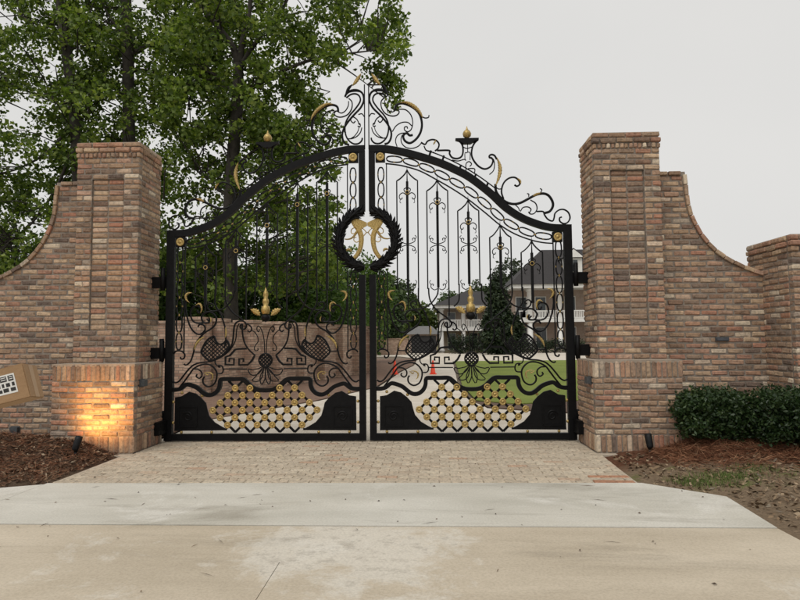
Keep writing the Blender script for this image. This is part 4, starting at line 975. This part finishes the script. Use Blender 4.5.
# brick boundary wall with piers, receding behind the left leaf
M_bgbrick = None
def bgbrick():
    m, nt, b = new_mat('distant_brick', .92, 0, .2)
    tc_ = nt.nodes.new('ShaderNodeTexCoord'); sx = nt.nodes.new('ShaderNodeSeparateXYZ'); nt.links.new(tc_.outputs['Object'], sx.inputs[0]); cb = nt.nodes.new('ShaderNodeCombineXYZ')
    nt.links.new(mth(nt, 'ADD', sx.outputs[0], sx.outputs[1]), cb.inputs[0]); nt.links.new(sx.outputs[2], cb.inputs[1])
    bt = nt.nodes.new('ShaderNodeTexBrick'); nt.links.new(cb.outputs[0], bt.inputs['Vector']); bt.inputs['Scale'].default_value = 1
    bt.inputs['Brick Width'].default_value = .21; bt.inputs['Row Height'].default_value = .07; bt.inputs['Mortar Size'].default_value = .008
    bt.inputs['Color1'].default_value = (.36, .235, .175, 1); bt.inputs['Color2'].default_value = (.55, .41, .315, 1); bt.inputs['Mortar'].default_value = (.22, .185, .15, 1); bt.inputs['Bias'].default_value = -.1
    c = mixc(nt, 1.0, bt.outputs['Color'], ramp(nt, noise(nt, 3, 6, .65, wpos(nt)), [(.3, (.7, .7, .7)), (.7, (1.2, 1.18, 1.15))]), 'MULTIPLY')
    nt.links.new(c, b.inputs['Base Color']); bump(nt, b, bt.outputs['Fac'], -.4, .01); return m
M_bgbrick = bgbrick()
def boundary_wall():
    a = np.array((-9.5, 5.4)); e = np.array((-1.35, 17.5)); a0 = np.array((-5.0, 7.6))
    for pts, hh, label in (([(-9.5, 7.4), (-4.6, 7.0)], 1.80, 'nearest stretch of brown brick boundary wall seen through the left gate leaf'),
                           ([(-4.75, 7.3), (-1.5, 17.8)], 1.78, 'brown brick boundary wall with piers receding behind the left gate leaf')):
        p0, p1 = np.array(pts[0]), np.array(pts[1]); d = p1-p0; L = np.hypot(*d); ang = math.atan2(d[1], d[0])
        T = thing('boundary_wall', (p0[0], p0[1], 0), label, 'wall'); T.rotation_euler = (0, 0, ang)
        b = MB(); b.box(0, L, -.1, .1, -.1, hh); mesh_obj('wall_panel', b.v, b.f, M_bgbrick, T)
        b = MB(); b.box(-.02, L+.02, -.14, .14, hh+.001, hh+.07); mesh_obj('coping', b.v, b.f, M_bgbrick, T)
        n = int(L/1.45); 
        for k in range(n+1):
            x = .25+k*(L-.5)/max(1, n); b = MB(); b.box(x-.2, x+.2, -.36, -.101, -.1, hh+.06); b.box(x-.23, x+.23, -.39, .27, hh+.072, hh+.15); b.box(x-.23, x+.23, .101, .24, -.1, hh+.06)
            mesh_obj('pier', b.v, b.f, M_bgbrick, T)
boundary_wall()
# low brick wall and carport far down the drive
def px_box(b, u0, u1, v0, v1, y0, y1):
    p, q = onY(u0, v1, y0), onY(u1, v0, y0); b.box(p[0], q[0], y0, y1, p[2], q[2])
T = thing('boundary_wall', (-3, 50, 0), 'low reddish brick wall left of the distant carport', 'wall'); b = MB(); p = onY(376, 338, 50); q = onY(408, 338, 50)
b.box(p[0]-12, q[0], 50, 50.3, -.1, 1.45); b.obj('wall_panel', M_bgbrick, T); b = MB(); b.box(p[0]-12, q[0]+.03, 49.95, 50.35, 1.451, 1.53); b.obj('coping', M_bgbrick, T)
T['label'] = 'low reddish brick wall left of the distant carport'
M_white = simple('white_trim', (.66, .65, .62), (.76, .75, .71), 3, .6)
M_roof = simple('dark_shingles', (.020, .018, .019), (.040, .036, .036), 8, .9, 0, .5, 20)
M_stucco = simple('warm_brick_wall', (.34, .26, .21), (.43, .34, .285), 4, .9)
M_dark = simple('dark_interior', (.012, .013, .014), (.022, .022, .024), 3, .6)
M_glass = simple('window_glass', (.03, .04, .045), (.06, .07, .075), 2, .08)
M_lroof = simple('grey_shingles', (.11, .11, .11), (.17, .165, .16), 8, .9)
def carport():
    Y = 56; T = thing('carport', (0, Y, 0), 'low carport with dark opening and grey roof beside the house', 'carport')
    p = onY(409, 349, Y); q = onY(437, 334, Y); x0, x1, h = p[0], q[0], 1.95
    b = MB(); b.box(x0, x1, Y+.1, Y+5, -.1, h); b.obj('wall', M_stucco, T)
    b = MB(); b.box(x0+.25, x1-.1, Y+.0, Y+.095, -.1, h-.18); b.obj('shaded_opening', M_dark, T)  # near-black panel on the wall paints the shade inside the open carport
    b = MB(); e = .35; b.add([(x0-e, Y-e, h+.002), (x1+e, Y-e, h+.002), (x1+e, Y+5.3, h+.002), (x0-e, Y+5.3, h+.002), (x0+1.0, Y+2.4, h+.9), (x1-.5, Y+2.4, h+.9)], [(0, 1, 5, 4), (1, 2, 5), (2, 3, 4, 5), (3, 0, 4), (3, 2, 1, 0)]); b.obj('roof', M_lroof, T)
carport()
def house():
    Y = 58.0; T = thing('house', (16, Y, 0), 'large two-storey house with white columned porches and dark hipped roof', 'house')
    X = lambda u, v=300: onY(u, v, Y)[0]
    xl, xr = X(516), 29.0; eave = 6.75; fl = 3.15
    b = MB(); b.box(xl, xr, Y+2.6, Y+13, -.1, eave); b.obj('wall', M_stucco, T)
    b = MB(); ex = .7; zr = 11.05; rl = X(553, 249)
    b.add([(xl-ex, Y-.6, eave+.42), (xr+ex, Y-.6, eave+.42), (xr+ex, Y+13.6, eave+.42), (xl-ex, Y+13.6, eave+.42), (rl, Y+6.5, zr+.75), (xr-4, Y+6.5, zr+.75)], [(0, 1, 5, 4), (1, 2, 5), (2, 3, 4, 5), (3, 0, 4), (3, 2, 1, 0)])
    rf = b.obj('roof', M_roof, T); OFF[rf.name] = OFF[T.name]
    b = MB(); b.box(xl-.5, xr+.5, Y-.4, Y+13.4, eave+.002, eave+.415); b.obj('fascia', M_white, T)
    b = MB(); b.box(xl-.1, xr, Y-.1, Y+2.59, fl, fl+.38); b.obj('porch_floor', M_white, T)
    b = MB(); b.box(xl-.3, xr, Y-.3, Y+2.59, -.1, .25); b.obj('porch_base', M_cap, T)
    cols = [X(530), X(560), X(591), X(622), X(653)]
    for cx in cols:
        b = MB(); b.lathe([(.42, .25), (.42, .5), (.30, .55), (.28, eave-.35), (.40, eave-.3), (.42, eave)], (cx, Y+.25, 0), 16); b.obj('column', M_white, T, True)
    for a, c in zip([xl]+cols[:-1], cols):
        r = MB(); r.box(a+.32, c-.32, Y+.2, Y+.32, fl+1.15, fl+1.25); r.box(a+.32, c-.32, Y+.2, Y+.32, fl+.42, fl+.5); ro = r.obj('balustrade', M_white, T); OFF[ro.name] = OFF[T.name]
        n = 14
        for k in range(n):
            x = a+.45+(c-a-.9)*k/(n-1); r = MB(); r.box(x-.045, x+.045, Y+.215, Y+.305, fl+.501, fl+1.149); r.obj('baluster', M_white, ro)
    for cx in [(a+c)/2 for a, c in zip(cols[:-1], cols[1:])]+[(xl+cols[0])/2+.2]:
        for z0, z1 in ((.3, 2.7), (fl+.4, fl+2.9)):
            f = MB(); f.box(cx-.62, cx+.62, Y+2.5, Y+2.595, z0, z1); fo = f.obj('window', M_white, T); OFF[fo.name] = OFF[T.name]
            for k in (0, 1):
                g = MB(); g.box(cx-.53+k*.55, cx-.02+k*.55, Y+2.46, Y+2.499, z0+.1, z1-.1); g.obj('pane', M_glass, fo)
    for u in (577, 612, 646):
        cx = X(u, 262); z0 = 8.35
        d = MB(); d.box(cx-.95, cx+.95, Y+1.6, Y+6, z0, z0+1.9); do = d.obj('dormer', M_white, T); OFF[do.name] = OFF[T.name]
        d = MB(); d.add([(cx-1.2, Y+1.3, z0+1.85), (cx+1.2, Y+1.3, z0+1.85), (cx, Y+1.3, z0+2.9), (cx-1.2, Y+6.2, z0+1.85), (cx+1.2, Y+6.2, z0+1.85), (cx, Y+6.2, z0+2.9)], [(0, 1, 2), (0, 2, 5, 3), (1, 4, 5, 2), (3, 5, 4), (0, 3, 4, 1)]); d.obj('dormer_roof', M_roof, do)
        d = MB(); d.prism([(cx-1.05, z0+1.87), (cx+1.05, z0+1.87), (cx, z0+2.75)], Y+1.24, Y+1.298); d.obj('gable', M_white, do)
        for k in (0, 1):
            d = MB(); d.box(cx-.45+k*.47, cx-.02+k*.47, Y+1.55, Y+1.598, z0+.35, z0+1.6); d.obj('pane', M_glass, do)
    # set-back wing with its own two-storey porch
    Yw = 62.0; Xw = lambda u, v=320: onY(u, v, Yw)[0]
    x0, x1 = Xw(437), Xw(520); ew = 4.95
    b = MB(); b.box(x0+.3, x1, Yw+2.4, Yw+11, -.1, ew); b.obj('wing_wall', M_stucco, T)
    b = MB(); b.add([(x0-.4, Yw-.5, ew+.36), (x1+.5, Yw-.5, ew+.36), (x1+.5, Yw+11.4, ew+.36), (x0-.4, Yw+11.4, ew+.36), (x0+3.6, Yw+5.5, ew+2.3), (x1, Yw+5.5, ew+2.3)], [(0, 1, 5, 4), (1, 2, 5), (2, 3, 4, 5), (3, 0, 4), (3, 2, 1, 0)]); b.obj('wing_roof', M_roof, T)
    b = MB(); b.box(x0-.25, x1, Yw-.3, Yw+11, ew+.002, ew+.355); b.obj('wing_fascia', M_white, T)
    b = MB(); b.box(x0, x1, Yw, Yw+2.39, 2.35, 2.7); b.obj('wing_porch_floor', M_white, T)
    wc = [Xw(u) for u in (441.5, 463.5, 487, 510)]
    for cx in wc:
        b = MB(); b.lathe([(.34, -.05), (.34, .25), (.25, .3), (.23, ew-.3), (.34, ew-.25), (.34, ew)], (cx, Yw+.3, 0), 14); b.obj('column', M_white, T, True)
    for a, c in zip(wc[:-1], wc[1:]):
        r = MB(); r.box(a+.26, c-.26, Yw+.25, Yw+.35, 3.55, 3.64); r.box(a+.26, c-.26, Yw+.25, Yw+.35, 2.74, 2.81); ro = r.obj('balustrade', M_white, T); OFF[ro.name] = OFF[T.name]
        for k in range(12):
            x = a+.36+(c-a-.72)*k/11; r = MB(); r.box(x-.04, x+.04, Yw+.26, Yw+.34, 2.811, 3.549); r.obj('baluster', M_white, ro)
        cx = (a+c)/2
        for z0, z1 in ((.2, 2.2), (2.75, 4.6)):
            f = MB(); f.box(cx-.5, cx+.5, Yw+2.3, Yw+2.395, z0, z1); fo = f.obj('window', M_white, T); OFF[fo.name] = OFF[T.name]
            g = MB(); g.box(cx-.42, cx+.42, Yw+2.26, Yw+2.299, z0+.1, z1-.1); g.obj('pane', M_glass, fo)
house()

# ---- trees -----------------------------------------------------------------
def path3(pts, y):     # traced limb -> points at real distance (each entry u,v[,dy])
    return [onY(t[0], t[1], y+(t[2] if len(t) > 2 else 0)) for t in pts]
def tree(name, label, cat_group, base_y, limbs, clumps, mat, leaf, per, spread, twig=True, trunk_mat=None, seed=1):
    """limbs: list of (pts3d, r0, r1); clumps: (N,3) foliage centres"""
    b0 = limbs[0][0][0]; T = thing(name, (b0[0], b0[1], 0), label, 'tree', cat_group)
    allp = []
    for k, (P, r0, r1) in enumerate(limbs):
        Q = crom(P, 5); n = len(Q); b = MB(); b.tube3(Q, [r0+(r1-r0)*i/(n-1) for i in range(n)], 9 if k == 0 else 6); o = b.obj('trunk' if k == 0 else 'limb', M_bark, T, True); allp += Q
    A = np.array(allp); tb = MB(); C = np.asarray(clumps)
    if twig:
        for c in C[::2]:
            dd = np.linalg.norm(A-c, axis=1)+np.maximum(0, A[:, 2]-c[2])*.8
            near = np.argsort(dd)[:9]; s = A[near[random.randrange(len(near))]]
            if np.linalg.norm(s-c) > 2.6: s = c+(s-c)*(1.5/np.linalg.norm(s-c))
            m_ = s*.45+c*.55+np.array((random.gauss(0, .15), random.gauss(0, .15), .15)); tb.tube3([s, m_, c], [.03, .018, .007], 4, False)
        tb.obj('branches', M_bark, T)['kind'] = 'stuff'
    leaves('crown', C, per, spread, leaf, mat, T, .8, .25, .78)
    return T
def in_poly(u, v, poly):
    r = False; n = len(poly)
    for i in range(n):
        (xa, ya), (xb, yb) = poly[i], poly[(i+1) % n]
        if (ya > v) != (yb > v) and u < (xb-xa)*(v-ya)/(yb-ya)+xa: r = not r
    return r
def clumps(poly, n, y, dy, gap=0.0, seed=0, back=.9):
    """foliage centres filling a crown outline through a real depth"""
    r = random.Random(seed); us = [p[0] for p in poly]; vs_ = [p[1] for p in poly]; o = []
    while len(o) < n:
        u, v = r.uniform(min(us), max(us)), r.uniform(min(vs_), max(vs_))
        if not in_poly(u, v, poly): continue
        g = math.sin(u*.11+seed)+math.sin(v*.13+1.3*seed)+math.sin((u+v)*.071+2)+math.sin((u-v)*.093+.5*seed)
        if g < -1.5+gap and r.random() < .8: continue
        o.append(onY(u, v, y+back+r.gauss(0, dy)))
    return np.array(o)
YA = 11.6
LA = [(path3([(232, 352), (231, 300), (229, 240), (231, 180), (236, 120), (238, 85), (238, 64)], YA), .24, .17), (path3([(238, 66), (232, 45), (214, 22), (200, 5), (190, -20)], YA), .12, .05),
      (path3([(239, 66), (243, 40), (249, 15), (252, -30)], YA), .12, .06), (path3([(240, 68), (252, 48), (264, 32), (283, 8), (295, -20)], YA), .10, .04), (path3([(238, 95), (262, 82), (285, 70), (308, 61), (330, 56), (352, 53), (378, 50)], YA), .085, .02),
      (path3([(326, 57), (338, 64), (350, 72), (364, 82), (384, 98)], YA), .035, .01), (path3([(236, 100), (222, 80), (205, 70)], YA), .07, .02), (path3([(232, 170), (255, 150), (285, 135), (318, 130)], YA, ), .06, .015),
      (path3([(231, 200), (208, 180), (190, 165)], YA), .05, .015)]
PA = [(168, -60), (405, -60), (400, -5), (396, 14), (413, 40), (402, 56), (380, 52), (355, 58), (330, 62), (314, 88), (322, 104), (342, 124), (346, 150), (330, 190), (345, 230), (335, 275), (250, 300), (170, 300), (172, 262), (205, 235), (232, 215), (222, 165), (190, 150), (165, 165), (160, 80)]
CA = np.vstack([clumps(PA, 560, YA, 1.5, .6, 3), clumps([(225, 90), (300, 90), (330, 150), (300, 250), (225, 250)], 60, YA, 1.6, .4, 5), clumps([(162, 150), (228, 160), (232, 218), (165, 245)], 26, YA, 1.2, -9, 15), clumps([(352, 60), (378, 58), (396, 78), (404, 106), (396, 112), (388, 96), (376, 74)], 11, YA, .2, -9, 6)])
tree('broadleaf_tree', 'forked broadleaf tree rising behind the left gate leaf, one branch reaching right', 'broadleaf trees behind the left wall', YA, LA, CA, M_leaf, .16, 62, .44)
YB = 13.5
LB = [(path3([(131, 352), (130, 250), (129, 130), (128, 60), (126, 0), (124, -60)], YB), .24, .18), (path3([(131, 55), (146, 46), (165, 40), (190, 36), (222, 30)], YB), .11, .04), (path3([(134, 70), (150, 72), (170, 86), (203, 108)], YB), .08, .03), (path3([(128, 100), (112, 92), (95, 104), (84, 108)], YB), .06, .02), (path3([(128, 40), (110, 18), (96, -10)], YB), .07, .02)]
PB_ = [(60, -70), (240, -70), (235, 40), (215, 120), (178, 160), (165, 200), (165, 300), (60, 300), (55, 120)]
tree('broadleaf_tree', 'straight dark-trunked broadleaf tree behind the left brick pillar', 'broadleaf trees behind the left wall', YB, LB, clumps(PB_, 590, YB, 1.6, .35, 8), M_leaf, .16, 56, .48)
YC = 12.6
LC = [(path3([(82, 352), (80, 240), (76, 130), (69, 70), (62, 20), (54, -50)], YC), .22, .14), (path3([(72, 100), (58, 104), (50, 92), (44, 78)], YC), .06, .02), (path3([(66, 50), (45, 30), (20, 15)], YC), .07, .02), (path3([(74, 120), (50, 150), (15, 170), (-20, 175)], YC), .06, .02), (path3([(76, 140), (55, 190), (25, 230), (-10, 250)], YC), .06, .02), (path3([(60, 0), (30, -20), (-20, -30)], YC), .06, .02), (path3([(71, 85), (40, 95), (0, 80), (-30, 85)], YC), .06, .02)]
PC = [(-70, -70), (120, -70), (110, 100), (95, 300), (-70, 330)]
tree('broadleaf_tree', 'leaning broadleaf tree at the upper left above the curved wall', 'broadleaf trees behind the left wall', YC, LC, clumps(PC, 570, YC, 1.6, .25, 12), M_leaf, .16, 56, .46)
for k, (u, y, h, rr, lab) in enumerate([(-20, 17, 6, 2.8, 'shady broadleaf tree behind the far left of the curved wall'), (190, 21, 6.2, 3.0, 'shady broadleaf tree between pillar and forked tree'), (300, 22, 6.6, 2.8, 'shady broadleaf tree right of the forked trunk'), (345, 30, 7.0, 3.0, 'smaller shady tree behind the gate centre, left'), (90, 24, 7.5, 3.6, 'shady broadleaf tree hidden behind the left pillar')]):
    p = onY(u, 345, y); bx = np.array((p[0], y, 0)); C = []
    while len(C) < 260:
        q = rng.uniform(-1, 1, 3)
        if np.dot(q, q) > 1: continue
        C.append(bx+np.array((q[0]*rr, q[1]*rr*.8, h*.55+q[2]*h*.46)))
    tree('background_tree', lab, 'shady trees behind the boundary wall', y, [([bx, bx+np.array((.1, 0, h*.35)), bx+np.array((0, .1, h*.8))], .2, .08)], C, M_dleaf, .19, 50, .62)
# low thicket behind the wall (one mass)
V = []
for _ in range(1500):
    u = random.uniform(-60, 368); y = random.uniform(18.5, 30); p = onY(u, 345, y); V.append((p[0], y, random.triangular(.2, 5.6 if u < 330 else 3.6, 1.6)))
tag(leaves('thicket', V, 44, .65, .2, M_dleaf), 'dark green thicket filling the space behind the brick boundary wall', 'thicket', kind='stuff')
# trees far behind, right of the gate centre and round the house
def far_tree(u, y, v_top, halfw, mat, label, n=150, leaf=.42, per=34, cone_=False, name='far_tree', bare=0.0):
    p = onY(u, 345, y); h = onY(u, v_top, y)[2]; rr = halfw/FPX*(y+8.3); bx = np.array((p[0], y, 0)); C = []
    while len(C) < n:
        q = rng.uniform(-1, 1, 3)
        if cone_:
            t = (q[2]+1)/2
            if math.hypot(q[0], q[1]) > (1-t)**.6*(.55+.45*min(1, t*6)): continue
            C.append(bx+np.array((q[0]*rr, q[1]*rr, .2+h*t*.98)))
        else:
            if np.dot(q, q) > 1: continue
            z0 = h*bare; C.append(bx+np.array((q[0]*rr, q[1]*rr, z0+(h-z0)*(.5+.5*q[2])*.97)))
    return tree(name, label, 'trees round the distant house', y, [([bx, bx+np.array((0, 0, h*.5)), bx+np.array((.05, 0, h*.93))], .22, .05)], C, mat, leaf, per, leaf*2.0)
far_tree(389, 60, 270, 13, M_far, 'pale green tree right of the gate centre above the low wall', 150)
far_tree(404, 72, 277, 14, M_far, 'light green tree behind the carport', 130)
far_tree(421, 66, 300, 16, M_leafy, 'bushy yellow green tree between carport and porch', 130)
far_tree(372, 48, 275, 10, M_dleaf, 'dark green tree seen in the gap at the gate centre', 120, .36)
far_tree(450, 84, 290, 14, M_far, 'tree rising behind the left wing roof of the house', 110)
far_tree(478, 86, 279, 16, M_far, 'tree rising behind the house beside the evergreen', 110)
far_tree(512, 80, 261, 15, M_pine, 'open grey green pine behind the house roof', 46, .5, 26, False, 'pine_tree', .66)
far_tree(498, 48, 273, 16, M_ever, 'tall dark evergreen in front of the house', 280, .30, 44, True, 'evergreen_tree')
far_tree(514, 50, 312, 8, M_ever, 'shorter dark evergreen before the main porch', 110, .30, 40, True, 'evergreen_tree')
for k, (u0, u1, vt, y, lab) in enumerate([(452, 484, 337, 53, 'clipped dark hedge before the left wing porch'), (486, 536, 339, 53.2, 'clipped dark hedge below the evergreens'), (538, 600, 341, 53.4, 'clipped dark hedge before the white columns')]):
    p, q = onY(u0, 348, y), onY(u1, 348, y); h = onY(u0, vt, y)[2]; T = thing('hedge', ((p[0]+q[0])/2, y, 0), lab, 'hedge', 'clipped hedges before the house')
    C = [(random.uniform(p[0], q[0]), y+random.uniform(-.6, .6), random.uniform(.1, h)) for _ in range(110)]
    b = MB()
    for s in range(6): x = p[0]+(q[0]-p[0])*(s+.5)/6; b.tube3([(x, y, -.05), (x+.1, y, h*.7)], [.03, .01], 5)
    b.obj('stems', M_bark, T); leaves('foliage', C, 40, .4, .16, M_ever, T)
# wooded horizon
V = []
for _ in range(900):
    x = random.uniform(-120, 150); y = random.uniform(115, 150); V.append((x, y, random.triangular(0, 9.5, 3)))
tag(leaves('distant_wood', V, 40, 2.6, .9, M_far), 'far belt of woodland on the horizon behind the house', 'woodland', kind='stuff')
